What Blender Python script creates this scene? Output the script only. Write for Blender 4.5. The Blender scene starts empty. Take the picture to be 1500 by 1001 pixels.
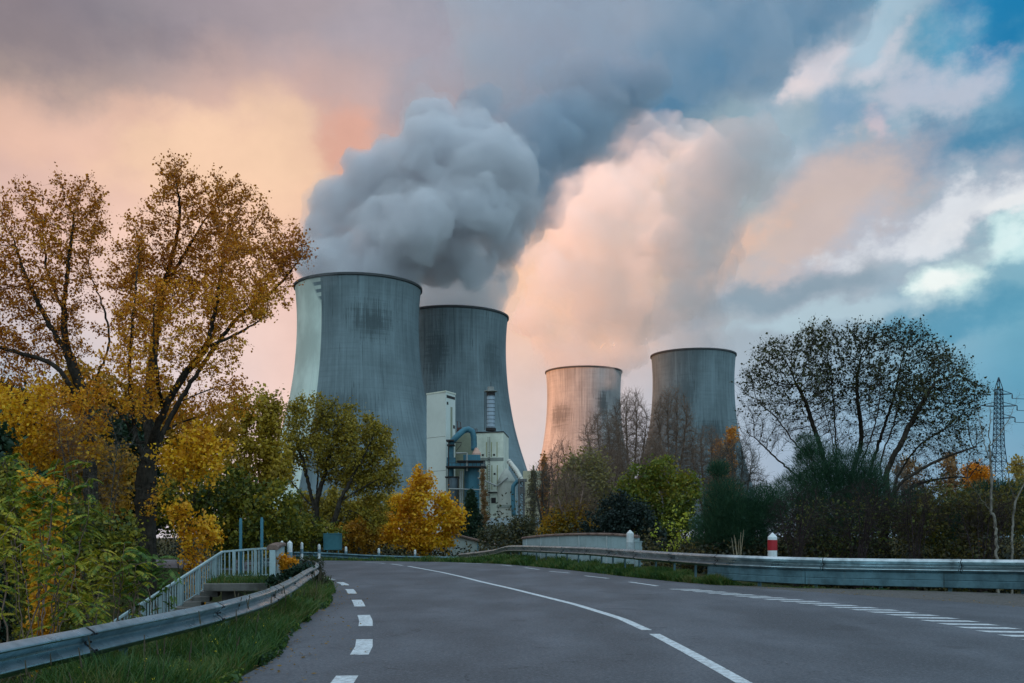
import bpy, bmesh, math, random
import numpy as np
from mathutils import Vector, Matrix, noise as mnoise

# ------------------------------------------------------------------ camera, sky, sun, exposure
S = bpy.context.scene
COL = S.collection
R = math.radians
CH = 1.7            # eye height
HY = 788.0          # picture row of the horizon (photo pixels)
FPX = 1500.0        # focal length in photo pixels

def P(px, py, D):
    """point at distance D (along the road axis) seen at photo pixel px, py"""
    return Vector(((px - 750.0) * D / FPX, D, CH - (py - HY) * D / FPX))

cam_d = bpy.data.cameras.new('camera')
cam = bpy.data.objects.new('camera', cam_d)
COL.objects.link(cam)
cam.location = (0, 0, CH)
cam.rotation_euler = (R(90), 0, 0)
cam_d.sensor_width = 36.0
cam_d.lens = 36.0
cam_d.shift_y = (HY - 500.5) / 1500.0
cam_d.clip_start = 0.1
cam_d.clip_end = 12000
S.camera = cam

S.view_settings.view_transform = 'Standard'
S.view_settings.look = 'None'
S.view_settings.exposure = 0.0
S.view_settings.gamma = 1.0
S.render.film_transparent = False
S.cycles.max_bounces = 12
S.cycles.diffuse_bounces = 3
S.cycles.glossy_bounces = 2
S.cycles.transmission_bounces = 2
S.cycles.volume_bounces = 8
S.cycles.transparent_max_bounces = 8
S.cycles.use_denoising = True
S.cycles.volume_max_steps = 64

SUN_EL, SUN_AZ = 5.0, -115.0      # azimuth from +Y towards +X

def lin(c):
    out = []
    for v in c[:3]:
        v = v / 255.0
        out.append(v / 12.92 if v <= 0.04045 else ((v + 0.055) / 1.055) ** 2.4)
    return tuple(out)

class NT:
    """small helper around a node tree"""
    def __init__(self, tree):
        self.t = tree; self.n = tree.nodes; self.l = tree.links
    def add(self, kind, **kw):
        nd = self.n.new(kind)
        for k, v in kw.items(): setattr(nd, k, v)
        return nd
    def put(self, sock, v):
        if v is None: return
        if hasattr(v, 'is_output') or isinstance(v, bpy.types.NodeSocket): self.l.new(v, sock)
        else: sock.default_value = v
    def math(self, op, a, b=None, c=None, clamp=False):
        nd = self.add('ShaderNodeMath', operation=op, use_clamp=clamp)
        for i, v in enumerate((a, b, c)): self.put(nd.inputs[i], v)
        return nd.outputs[0]
    def vmath(self, op, a, b=None, c=None):
        nd = self.add('ShaderNodeVectorMath', operation=op)
        for i, v in enumerate((a, b, c)):
            if v is None: continue
            if op == 'SCALE' and i == 1: self.put(nd.inputs['Scale'], v)
            else: self.put(nd.inputs[i], v)
        return nd.outputs['Value'] if op in ('LENGTH', 'DOT_PRODUCT', 'DISTANCE') else nd.outputs['Vector']
    def smooth(self, v, a, b, lo=0.0, hi=1.0, kind='SMOOTHSTEP'):
        nd = self.add('ShaderNodeMapRange', interpolation_type=kind)
        self.put(nd.inputs[0], v); nd.inputs[1].default_value = a; nd.inputs[2].default_value = b
        nd.inputs[3].default_value = lo; nd.inputs[4].default_value = hi
        return nd.outputs[0]
    def mix(self, f, a, b, mode='MIX'):
        nd = self.add('ShaderNodeMix', data_type='RGBA', blend_type=mode)
        self.put(nd.inputs[0], f)
        for s, v in ((nd.inputs[6], a), (nd.inputs[7], b)):
            if isinstance(v, (tuple, list)): v = (v[0], v[1], v[2], 1)
            self.put(s, v)
        return nd.outputs[2]
    def noise(self, vec, scale, detail=4, rough=0.5, dims='3D', out='Fac', dist=0.0):
        nd = self.add('ShaderNodeTexNoise', noise_dimensions=dims)
        self.put(nd.inputs['Vector'], vec)
        nd.inputs['Scale'].default_value = scale; nd.inputs['Detail'].default_value = detail
        nd.inputs['Roughness'].default_value = rough; nd.inputs['Distortion'].default_value = dist
        return nd.outputs[out]
    def comb(self, x, y, z=0.0):
        nd = self.add('ShaderNodeCombineXYZ')
        for i, v in enumerate((x, y, z)): self.put(nd.inputs[i], v)
        return nd.outputs[0]
    def sep(self, v):
        nd = self.add('ShaderNodeSeparateXYZ'); self.put(nd.inputs[0], v)
        return nd.outputs
    def ramp(self, f, stops, interp='LINEAR'):
        nd = self.add('ShaderNodeValToRGB'); cr = nd.color_ramp; cr.interpolation = interp
        while len(cr.elements) < len(stops): cr.elements.new(0.5)
        for e, (p, c) in zip(cr.elements, stops):
            e.position = p; e.color = (c[0], c[1], c[2], 1)
        self.put(nd.inputs[0], f)
        return nd.outputs[0]

def bearing(px, py):
    x, z = (px - 750) / FPX, (HY - py) / FPX
    return math.atan2(x, 1.0), math.atan2(z, math.hypot(x, 1.0))

# colours of the evening cloud deck, sampled over the sky (rows: elevation, columns: bearing)
SKY_X = [0, 150, 300, 450, 600, 750, 900, 1050, 1200, 1350, 1500]
SKY_Y = [0, 100, 200, 300, 400, 500, 600, 700]
SKY_C = [
 [(136,126,136),(144,138,146),(158,148,158),(165,158,168),(166,165,176),(150,155,174),(122,142,167),(94,132,160),(88,130,160),(90,160,190),(14,125,175)],
 [(166,150,146),(168,153,150),(180,162,162),(190,170,170),(182,170,178),(152,156,172),(112,137,160),(100,140,166),(150,175,195),(130,175,198),(60,148,190)],
 [(215,178,165),(224,186,170),(246,200,176),(232,184,164),(196,170,168),(150,152,164),(112,140,160),(150,172,182),(140,165,186),(150,176,194),(84,142,174)],
 [(238,198,184),(248,204,186),(255,212,180),(240,182,158),(220,178,162),(220,185,170),(240,205,188),(160,172,176),(190,182,182),(160,175,192),(150,185,200)],
 [(238,204,196),(244,210,196),(250,216,198),(232,200,196),(225,195,188),(248,206,176),(236,202,184),(168,176,182),(178,180,188),(168,190,202),(140,185,200)],
 [(196,204,216),(214,206,212),(244,216,210),(244,206,192),(236,205,195),(236,198,180),(226,194,184),(172,184,194),(150,180,200),(112,172,198),(74,155,188)],
 [(165,182,198),(198,204,214),(238,220,220),(248,208,194),(238,206,196),(226,206,202),(206,200,206),(172,186,202),(150,180,206),(138,178,204),(116,168,194)],
 [(150,165,182),(180,190,205),(238,220,220),(236,208,200),(228,208,202),(220,210,210),(200,200,210),(178,190,206),(160,184,210),(146,180,206),(130,170,200)],
]
def sky_at(px, py):
    px = min(max(px, 0), 1500); py = min(max(py, 0), 700)
    i = min(int(px // 150), 9); j = min(int(py // 100), 6)
    a, b = px / 150 - i, py / 100 - j
    c = [np.array(lin(SKY_C[jj][ii])) for jj, ii in ((j, i), (j, i + 1), (j + 1, i), (j + 1, i + 1))]
    return tuple((c[0] * (1 - a) + c[1] * a) * (1 - b) + (c[2] * (1 - a) + c[3] * a) * b)

W = bpy.data.worlds.new('World'); S.world = W; W.use_nodes = True
W.node_tree.nodes.clear()
w = NT(W.node_tree)
tc = w.add('ShaderNodeTexCoord').outputs['Generated']
dirv = w.vmath('NORMALIZE', tc)
# slow warp so that the colour field breaks up like cloud
big = w.vmath('SUBTRACT', w.noise(dirv, 5.5, 5, 0.55, out='Color'), (0.5, 0.5, 0.5))
fine = w.vmath('SUBTRACT', w.noise(dirv, 16.0, 4, 0.6, out='Color'), (0.5, 0.5, 0.5))
wd = w.vmath('ADD', dirv, w.vmath('ADD', w.vmath('SCALE', big, 0.09), w.vmath('SCALE', fine, 0.03)))
sx, sy, sz = w.sep(wd)
az = w.math('ARCTAN2', sx, sy)
el = w.math('ARCSINE', w.math('DIVIDE', sz, w.vmath('LENGTH', wd)))
AZM = R(30)
tt = w.math('MULTIPLY_ADD', az, 0.5 / AZM, 0.5, clamp=True)
rows_el = [R(v) for v in (1, 4.5, 8, 11.5, 15, 18.5, 22, 26, 31)]
field = None
for k, e in enumerate(rows_el):
    stops = []
    for q in range(21):
        a = (q / 20 * 2 - 1) * AZM
        px = 750 + FPX * math.tan(a); py = HY - FPX * math.tan(e) / math.cos(a)
        stops.append((q / 20, sky_at(px, py)))
    rr = w.ramp(tt, stops)
    if field is None: field = rr
    else: field = w.mix(w.smooth(el, rows_el[k - 1], e, kind='LINEAR'), field, rr)
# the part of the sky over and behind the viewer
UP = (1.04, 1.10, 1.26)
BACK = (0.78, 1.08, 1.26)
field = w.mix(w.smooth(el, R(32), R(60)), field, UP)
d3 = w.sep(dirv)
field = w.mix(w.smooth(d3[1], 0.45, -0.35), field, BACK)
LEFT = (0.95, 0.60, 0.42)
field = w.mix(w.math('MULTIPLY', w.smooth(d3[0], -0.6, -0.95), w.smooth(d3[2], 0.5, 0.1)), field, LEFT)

azn = w.math('ARCTAN2', d3[0], d3[1])
eln = w.math('ARCSINE', d3[2])
azel = w.comb(azn, eln, 0.0)
# three shared cloud noises: a slow swirl that bends every bank, and two finer ones that tear their edges
swirl = w.vmath('SUBTRACT', w.noise(w.vmath('MULTIPLY', azel, (6, 8, 1)), 1.0, 6, 0.56, dims='2D', out='Color'), (0.5, 0.5, 0.5))
tear = w.sep(w.noise(w.vmath('MULTIPLY', azel, (11, 15, 1)), 1.0, 7, 0.58, dims='2D', out='Color'))
bent = w.vmath('ADD', azel, w.vmath('MULTIPLY', swirl, (0.15, 0.11, 0.0)))
def cloud(px, py, rx, ry, rot, col, soft=0.6, amount=1.0, wob=0.9, scale=9.0, seed=1.0):
    """a bank of cloud at a bearing: an ellipse bent and torn by noise"""
    global field
    a, e = bearing(px, py)
    mp = w.add('ShaderNodeMapping', vector_type='TEXTURE')
    mp.inputs['Location'].default_value = (a, e, 0)
    mp.inputs['Rotation'].default_value = (0, 0, R(rot))
    mp.inputs['Scale'].default_value = (rx / FPX, ry / FPX, 1)
    w.put(mp.inputs['Vector'], bent)
    dd = w.vmath('LENGTH', mp.outputs[0])
    ch = tear[int(seed * 10) % 3]
    dd = w.math('ADD', dd, w.math('MULTIPLY_ADD', ch, wob * 2.6, -wob * 1.3))
    m = w.smooth(dd, 1.1, 1.1 - soft, 0.0, amount)
    field = w.mix(m, field, lin(col))
# dark smoke deck trailing over the middle, breaks of white and peach cloud towards the river
cloud(860, 30, 360, 110, -10, (148, 154, 172), 0.9, 0.75, 0.25, 5, 3.1)
cloud(980, 110, 280, 84, 27, (74, 126, 162), 0.9, 1.0, 0.3, 6, 1.3)
cloud(830, 235, 120, 90, 40, (92, 122, 146), 0.8, 0.85, 0.5, 8, 2.2)
cloud(700, 170, 150, 70, 20, (150, 150, 164), 0.9, 0.6, 0.5, 7, 2.9)
cloud(1140, 20, 210, 74, 28, (74, 126, 162), 0.9, 0.95, 0.3, 6, 6.2)
cloud(1485, 10, 90, 60, -35, (20, 124, 176), 0.9, 0.9, 0.6, 7, 4.4)
cloud(1410, 60, 46, 80, -20, (72, 154, 192), 0.9, 0.7, 0.7, 8, 5.4)
cloud(1250, 115, 220, 70, 24, (184, 198, 212), 0.9, 0.8, 0.7, 11, 7.7)
cloud(1200, 92, 110, 40, 30, (228, 220, 226), 0.9, 0.75, 0.9, 14, 3.7)
cloud(1152, 125, 40, 22, 20, (240, 226, 226), 0.9, 0.6, 1.2, 16, 9.1)
cloud(1350, 140, 160, 48, 6, (200, 202, 216), 0.9, 0.75, 0.9, 13, 8.3)
cloud(1300, 40, 90, 40, 35, (170, 200, 218), 0.9, 0.7, 1.0, 12, 2.6)
cloud(1280, 205, 34, 34, 50, (210, 196, 206), 0.9, 0.8, 0.9, 14, 5.5)
cloud(1215, 175, 80, 40, 10, (118, 158, 188), 0.9, 0.8, 0.8, 10, 6.6)
cloud(1440, 205, 150, 36, 4, (72, 134, 170), 0.9, 0.9, 0.7, 9, 4.9)
cloud(1270, 250, 180, 34, 10, (150, 164, 184), 0.9, 0.8, 0.8, 9, 7.1)
cloud(1110, 200, 100, 60, 10, (150, 176, 190), 0.9, 0.7, 0.7, 9, 8.8)
cloud(905, 330, 150, 120, 20, (250, 212, 186), 0.9, 0.8, 0.5, 7, 1.9)
cloud(850, 430, 110, 110, 0, (252, 200, 164), 0.9, 0.75, 0.5, 7, 4.1)
cloud(1290, 330, 270, 52, 22, (184, 190, 204), 0.9, 0.9, 0.8, 9, 9.4)
cloud(1175, 325, 175, 72, 28, (216, 192, 182), 0.9, 0.75, 0.6, 12, 5.9)
cloud(1100, 362, 84, 46, 34, (230, 192, 172), 0.8, 0.8, 0.8, 14, 2.4)
cloud(1400, 300, 170, 34, 16, (228, 232, 238), 0.8, 0.9, 1.0, 11, 6.9)
cloud(1310, 400, 190, 34, 14, (168, 184, 198), 0.9, 0.85, 0.7, 9, 1.6)
cloud(1180, 425, 180, 30, 8, (138, 160, 176), 0.9, 0.85, 0.7, 9, 7.4)
cloud(1478, 335, 40, 46, 60, (206, 236, 238), 0.8, 0.9, 1.1, 15, 8.1)
cloud(1480, 335, 34, 26, 24, (228, 248, 248), 0.9, 0.7, 1.1, 17, 3.9)
cloud(1425, 372, 34, 22, 40, (170, 194, 206), 0.9, 0.9, 0.8, 16, 2.1)
cloud(1384, 404, 52, 40, -20, (212, 238, 238), 0.8, 0.95, 0.9, 16, 2.1)
cloud(1376, 404, 32, 28, -10, (248, 255, 252), 0.9, 0.95, 0.9, 19, 5.1)
cloud(1460, 470, 170, 34, 2, (74, 148, 180), 0.9, 0.75, 0.6, 8, 4.6)
cloud(1230, 462, 150, 20, 6, (184, 208, 220), 0.9, 0.85, 0.8, 10, 6.1)
cloud(1020, 300, 52, 110, -10, (128, 160, 176), 0.8, 0.8, 0.8, 11, 9.9)
cloud(1005, 400, 50, 46, 0, (146, 168, 178), 0.8, 0.8, 0.9, 12, 3.5)
cloud(400, 235, 90, 110, -10, (255, 216, 182), 0.9, 0.65, 0.4, 6, 7.9)
cloud(500, 225, 60, 60, 0, (228, 172, 152), 0.9, 0.75, 0.5, 7, 5.7)
cloud(60, 40, 260, 60, -3, (134, 126, 136), 0.9, 0.6, 0.5, 5, 8.6)
cloud(170, 215, 260, 60, -4, (250, 204, 180), 0.9, 0.6, 0.4, 6, 2.8)
cloud(610, 60, 160, 60, 0, (172, 166, 178), 0.9, 0.6, 0.3, 6, 2.8)
cloud(300, 250, 170, 60, 8, (255, 216, 182), 0.9, 0.7, 0.4, 6, 1.8)
cloud(380, 330, 60, 90, 0, (255, 212, 182), 0.9, 0.6, 0.4, 6, 0.8)
cloud(770, 430, 40, 80, 0, (255, 206, 166), 0.9, 0.7, 0.4, 6, 0.8)
cloud(1300, 95, 60, 20, 28, (226, 220, 228), 0.9, 0.5, 1.3, 6, 0.1)
cloud(1455, 285, 70, 16, 14, (240, 242, 244), 0.9, 0.8, 1.2, 6, 0.3)
cloud(905, 300, 110, 60, 30, (252, 214, 186), 0.9, 0.6, 0.5, 6, 1.9)

cloudcol = field
tex = w.smooth(tear[1], 0.3, 0.7, 0.95, 1.05, kind='LINEAR')
cloudcol = w.vmath('SCALE', cloudcol, tex)
nish = w.add('ShaderNodeTexSky', sky_type='NISHITA')
nish.sun_disc = False; nish.sun_elevation = R(SUN_EL); nish.sun_rotation = R(SUN_AZ)
nish.air_density = 1.2; nish.dust_density = 1.0
bg1 = w.add('ShaderNodeBackground'); w.put(bg1.inputs['Color'], nish.outputs[0]); bg1.inputs['Strength'].default_value = 0.08
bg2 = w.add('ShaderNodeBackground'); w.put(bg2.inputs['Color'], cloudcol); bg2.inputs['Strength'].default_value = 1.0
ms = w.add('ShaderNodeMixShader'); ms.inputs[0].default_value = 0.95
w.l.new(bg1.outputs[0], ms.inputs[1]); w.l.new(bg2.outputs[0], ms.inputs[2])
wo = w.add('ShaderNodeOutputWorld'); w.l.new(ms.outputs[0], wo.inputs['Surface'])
W.cycles.sampling_method = 'MANUAL'; W.cycles.sample_map_resolution = 512

sd = bpy.data.lights.new('sun', 'SUN'); sun = bpy.data.objects.new('sun', sd); COL.objects.link(sun)
sd.energy = 5.0; sd.angle = R(3.0); sd.color = (1.0, 0.38, 0.15)
sdir = Vector((math.sin(R(SUN_AZ)) * math.cos(R(SUN_EL)), math.cos(R(SUN_AZ)) * math.cos(R(SUN_EL)), math.sin(R(SUN_EL))))
sun.rotation_euler = sdir.to_track_quat('Z', 'Y').to_euler()
sun.location = (-50, 0, 60)

# ------------------------------------------------------------------ helpers
MATS = {}
def new_mat(name):
    m = bpy.data.materials.new(name); m.use_nodes = True
    m.node_tree.nodes.clear()
    return m, NT(m.node_tree)
def finish(t, color, rough=0.8, metal=0.0, bump=None, bump_s=0.3, bump_d=0.02, spec=0.3):
    b = t.add('ShaderNodeBsdfPrincipled')
    if isinstance(color, tuple): color = (color[0], color[1], color[2], 1)
    t.put(b.inputs['Base Color'], color); t.put(b.inputs['Roughness'], rough)
    b.inputs['Metallic'].default_value = metal; b.inputs['Specular IOR Level'].default_value = spec
    if bump is not None:
        bn = t.add('ShaderNodeBump'); bn.inputs['Strength'].default_value = bump_s; bn.inputs['Distance'].default_value = bump_d
        t.put(bn.inputs['Height'], bump); t.l.new(bn.outputs[0], b.inputs['Normal'])
    o = t.add('ShaderNodeOutputMaterial'); t.l.new(b.outputs[0], o.inputs['Surface'])
    return b
def worn(name, base, dark=None, scale=3.0, rough=0.7, metal=0.0, amount=0.5, bump=0.15, stretch=(1, 1, 1), spec=0.3, streak=0.0):
    """painted / weathered surface: broad tone variation, fine grain, optional run-down streaks"""
    if name in MATS: return MATS[name]
    m, t = new_mat(name)
    co = t.add('ShaderNodeTexCoord').outputs['Object']
    v = t.vmath('MULTIPLY', co, stretch)
    n1 = t.noise(v, scale, 5, 0.6)
    n2 = t.noise(co, scale * 14, 3, 0.6)
    dk = dark or tuple(c * 0.55 for c in base)
    f = t.math('MULTIPLY', t.smooth(n1, 0.42, 0.72), amount)
    c = t.mix(f, base, dk)
    if streak:
        sv = t.vmath('MULTIPLY', co, (scale * 5, scale * 5, scale * 0.25))
        c = t.mix(t.math('MULTIPLY', t.smooth(t.noise(sv, 1.0, 4, 0.6), 0.5, 0.75), streak), c, dk)
    c = t.mix(t.smooth(n2, 0.3, 0.8, 0.0, 0.25), c, dk)
    finish(t, c, rough, metal, n2, bump, 0.01, spec)
    MATS[name] = m
    return m

def mesh_obj(name, verts, faces, mat=None, parent=None, smooth=False, loc=None):
    me = bpy.data.meshes.new(name)
    me.from_pydata([tuple(v) for v in verts], [], faces)
    me.update()
    if smooth: me.polygons.foreach_set('use_smooth', [True] * len(me.polygons))
    o = bpy.data.objects.new(name, me); COL.objects.link(o)
    if mat: me.materials.append(mat)
    if parent: o.parent = parent
    if loc: o.location = loc
    return o
def fast_obj(name, V, F, mat, parent=None, smooth=False):
    """numpy arrays: V (n,3), F (m,k) all faces of one size"""
    me = bpy.data.meshes.new(name)
    n, (m, k) = len(V), F.shape
    me.vertices.add(n); me.vertices.foreach_set('co', np.asarray(V, np.float32).ravel())
    me.loops.add(m * k); me.loops.foreach_set('vertex_index', np.asarray(F, np.int32).ravel())
    me.polygons.add(m); me.polygons.foreach_set('loop_start', np.arange(0, m * k, k, dtype=np.int32))
    me.polygons.foreach_set('use_smooth', np.full(m, smooth))
    me.update(calc_edges=True)
    if isinstance(mat, (list, tuple)):
        for q in mat: me.materials.append(q)
    elif mat: me.materials.append(mat)
    o = bpy.data.objects.new(name, me); COL.objects.link(o)
    if parent: o.parent = parent
    return o
def tag(o, label=None, cat=None, group=None, kind=None):
    if label: o['label'] = label
    if cat: o['category'] = cat
    if group: o['group'] = group
    if kind: o['kind'] = kind
    return o
def thing(name, label, cat, loc=(0, 0, 0), rz=0.0, group=None):
    o = bpy.data.objects.new(name, None); COL.objects.link(o)
    o.location = loc; o.rotation_euler = (0, 0, rz); o.empty_display_size = 0.2
    return tag(o, label, cat, group)
def copy_tree(o, parent=None):
    c = o.copy(); COL.objects.link(c); c.parent = parent
    for ch in list(o.children): copy_tree(ch, c)
    return c

class MB:
    """collects shapes into one mesh"""
    def __init__(self): self.v = []; self.f = []
    def box(self, c, s, rz=0.0, M=None):
        i = len(self.v)
        for dx, dy, dz in ((-1,-1,-1),(1,-1,-1),(1,1,-1),(-1,1,-1),(-1,-1,1),(1,-1,1),(1,1,1),(-1,1,1)):
            p = Vector((dx * s[0] / 2, dy * s[1] / 2, dz * s[2] / 2))
            if rz: p.rotate(Matrix.Rotation(rz, 3, 'Z'))
            p = p + Vector(c)
            self.v.append(M @ p if M else p)
        self.f += [tuple(i + q for q in f) for f in ((0,3,2,1),(4,5,6,7),(0,1,5,4),(1,2,6,5),(2,3,7,6),(3,0,4,7))]
        return self
    def tube(self, pts, r, n=8, caps=True):
        """tube through points; r a number or one per point"""
        pts = [Vector(p) for p in pts]; k = len(pts)
        rs = r if isinstance(r, (list, tuple)) else [r] * k
        base = len(self.v); ref = None
        for a in range(k):
            d = (pts[min(a + 1, k - 1)] - pts[max(a - 1, 0)]).normalized()
            if ref is None: ref = d.orthogonal().normalized()
            ref = (ref - d * ref.dot(d)).normalized(); up = d.cross(ref)
            for q in range(n):
                t = 2 * math.pi * (q + 0.5) / n
                self.v.append(pts[a] + (ref * math.cos(t) + up * math.sin(t)) * rs[a])
        for a in range(k - 1):
            for q in range(n):
                u = base + a * n; q2 = (q + 1) % n
                self.f.append((u + q, u + q2, u + n + q2, u + n + q))
        if caps:
            self.f.append(tuple(base + q for q in reversed(range(n))))
            self.f.append(tuple(base + (k - 1) * n + q for q in range(n)))
        return self
    def lathe(self, prof, c=(0, 0, 0), n=24, caps=True):
        base = len(self.v); c = Vector(c)
        for (r, z) in prof:
            for q in range(n):
                t = 2 * math.pi * q / n
                self.v.append(c + Vector((r * math.cos(t), r * math.sin(t), z)))
        for a in range(len(prof) - 1):
            for q in range(n):
                u = base + a * n; q2 = (q + 1) % n
                self.f.append((u + q, u + q2, u + n + q2, u + n + q))
        if caps:
            self.f.append(tuple(base + q for q in reversed(range(n))))
            self.f.append(tuple(base + (len(prof) - 1) * n + q for q in range(n)))
        return self
    def sweep(self, path, prof, closed=True, caps=True):
        """profile of (offset to the side, height) swept along a level-ish path"""
        path = [Vector(p) for p in path]; base = len(self.v); k, n = len(path), len(prof)
        for a in range(k):
            d = path[min(a + 1, k - 1)] - path[max(a - 1, 0)]; d.z = 0; d.normalize()
            s = Vector((d.y, -d.x, 0))
            for (o, h) in prof: self.v.append(path[a] + s * o + Vector((0, 0, h)))
        m = n if closed else n - 1
        for a in range(k - 1):
            for q in range(m):
                u = base + a * n; q2 = (q + 1) % n
                self.f.append((u + q, u + q2, u + n + q2, u + n + q))
        if caps and closed:
            self.f.append(tuple(base + q for q in reversed(range(n))))
            self.f.append(tuple(base + (k - 1) * n + q for q in range(n)))
        return self
    def build(self, name, mat, parent=None, smooth=False, bevel=0.0):
        o = mesh_obj(name, self.v, self.f, mat, parent, smooth)
        if bevel:
            b = o.modifiers.new('bevel', 'BEVEL'); b.width = bevel; b.segments = 2; b.limit_method = 'ANGLE'
        return o
def densify(pts, step):
    """catmull-rom through points, about one point per step"""
    pts = [Vector(p) for p in pts]; out = []
    for i in range(len(pts) - 1):
        p0 = pts[max(i - 1, 0)]; p1 = pts[i]; p2 = pts[i + 1]; p3 = pts[min(i + 2, len(pts) - 1)]
        n = max(1, int((p2 - p1).length / step))
        for q in range(n):
            t = q / n
            out.append(0.5 * ((2 * p1) + (p2 - p0) * t + (2 * p0 - 5 * p1 + 4 * p2 - p3) * t * t + (3 * p1 - p0 - 3 * p2 + p3) * t ** 3))
    out.append(pts[-1])
    return out
# ------------------------------------------------------------------ cooling towers
TOWER_PROF = [(2, 64), (8, 62.5), (20, 58.5), (32, 54.8), (45.5, 50.8), (64, 44.8), (80, 40.7), (101, 37.2), (118, 35.8), (130, 35.5), (137, 35.6), (145, 36.1), (152, 36.9)]
def tower_material(name, base, stains, seed, mural=None, band=None):
    m, t = new_mat(name)
    co = t.add('ShaderNodeTexCoord').outputs['Object']
    x, y, z = t.sep(co)
    th = t.math('ARCTAN2', x, t.math('MULTIPLY', y, -1.0))       # 0 faces the road
    arc = t.math('MULTIPLY', th, 40.0)
    uv = t.comb(arc, z, seed * 10.0)
    # broad tone, cast panels, meridian joints, lift rings
    n1 = t.noise(t.vmath('MULTIPLY', uv, (0.03, 0.022, 1)), 1.0, 5, 0.6)
    c = t.mix(t.smooth(n1, 0.3, 0.7), tuple(v * 0.72 for v in base), tuple(v * 1.22 for v in base))
    n2 = t.noise(t.vmath('MULTIPLY', uv, (0.02, 0.5, 1)), 1.0, 4, 0.7)
    c = t.mix(t.smooth(n2, 0.38, 0.68, 0.0, 0.22), c, tuple(v * 0.55 for v in base))
    lift = t.math('SUBTRACT', t.math('FRACT', t.math('DIVIDE', z, 3.1)), 0.5)
    lift = t.smooth(t.math('ABSOLUTE', lift), 0.42, 0.5)
    c = t.mix(t.math('MULTIPLY', lift, t.smooth(t.noise(t.vmath('MULTIPLY', uv, (0.08, 0.32, 1)), 1.0, 2), 0.4, 0.6, 0.0, 0.20)), c, tuple(v * 0.45 for v in base))
    rib = t.math('ABSOLUTE', t.math('SUBTRACT', t.math('FRACT', t.math('MULTIPLY', th, 24.0)), 0.5))
    rib = t.smooth(rib, 0.40, 0.5)
    c = t.mix(t.math('MULTIPLY', rib, t.smooth(t.noise(t.vmath('MULTIPLY', uv, (0.1, 0.03, 1)), 1.0, 2), 0.42, 0.68, 0.0, 0.42)), c, tuple(v * 0.5 for v in base))
    # rain streaks running down
    n3 = t.noise(t.vmath('MULTIPLY', uv, (0.75, 0.018, 1)), 1.0, 5, 0.7)
    c = t.mix(t.smooth(n3, 0.52, 0.70, 0.0, 0.7), c, tuple(v * 0.42 for v in base))
    n6 = t.noise(t.vmath('MULTIPLY', uv, (0.22, 0.010, 1)), 1.0, 4, 0.6)
    c = t.mix(t.smooth(n6, 0.5, 0.70, 0.0, 0.34), c, tuple(min(1, v * 1.5) for v in base))
    n7 = t.noise(t.vmath('MULTIPLY', uv, (1.0, 0.05, 1)), 1.0, 1, 0.5)
    c = t.mix(t.smooth(n7, 0.74, 0.79, 0.0, 0.75), c, tuple(v * 0.2 for v in base))
    c = t.mix(t.smooth(n3, 0.46, 0.30, 0.0, 0.35), c, tuple(min(1, v * 1.5) for v in base))
    n4 = t.noise(t.vmath('MULTIPLY', uv, (1.6, 0.06, 1)), 1.0, 4, 0.6)
    # soot patches with streaky edges
    for (t0, z0, rt, rz, amt) in stains:
        dx = t.math('DIVIDE', t.math('SUBTRACT', th, t0), rt); dz = t.math('DIVIDE', t.math('SUBTRACT', z, z0), rz)
        dd = t.math('SQRT', t.math('ADD', t.math('MULTIPLY', dx, dx), t.math('MULTIPLY', dz, dz)))
        dd = t.math('ADD', dd, t.math('MULTIPLY', t.math('SUBTRACT', n4, 0.5), 3.0))
        dd = t.math('ADD', dd, t.math('MULTIPLY', t.math('SUBTRACT', n2, 0.5), 1.8))
        c = t.mix(t.math('MULTIPLY', t.smooth(dd, 1.05, 0.3), amt), c, tuple(v * 0.22 for v in base))
    c = t.mix(t.smooth(t.math('ADD', z, t.math('MULTIPLY', n4, 6.0)), 152.5, 155.5, 0, 0.55), c, tuple(v * 0.3 for v in base))
    if mural is not None:
        edge, pale = mural
        mm = t.smooth(th, edge + 0.006, edge - 0.006)
        n5 = t.noise(t.vmath('MULTIPLY', uv, (0.045, 0.03, 1)), 1.0, 5, 0.6)
        # bare concrete keeps showing in a wedge at the top of the painted field, painted bars cross it
        wedge = t.math('ADD', t.math('MULTIPLY', t.math('SUBTRACT', edge, th), 62.0), t.math('MULTIPLY', n5, 14.0))
        wedge = t.math('ADD', wedge, t.math('SUBTRACT', 128.0, z))
        pm = t.smooth(wedge, 1.0, 6.0)
        bars = t.smooth(t.math('ABSOLUTE', t.math('SUBTRACT', t.math('FRACT', t.math('DIVIDE', z, 4.0)), 0.5)), 0.20, 0.28)
        bars = t.math('MULTIPLY', bars, t.smooth(z, 122, 128, 0, 0.75))
        pc = t.mix(t.smooth(n5, 0.35, 0.65), pale, tuple(v * 0.72 for v in pale))
        pc = t.mix(t.smooth(n3, 0.55, 0.78, 0, 0.5), pc, base)
        c = t.mix(t.math('MULTIPLY', mm, t.math('MAXIMUM', pm, bars)), c, pc)
        c = t.mix(t.math('MULTIPLY', mm, t.smooth(t.noise(t.vmath('MULTIPLY', uv, (0.09, 0.05, 1)), 1.0, 3), 0.52, 0.66, 0, t_amt)) if False else 0.0, c, base)
    finish(t, c, 0.85, 0.0, t.math('ADD', rib, n3), 0.25, 0.25, 0.15)
    return m
rim_mat = worn('tower_rim_concrete', (0.07, 0.075, 0.08), scale=0.1, rough=0.9)
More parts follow.
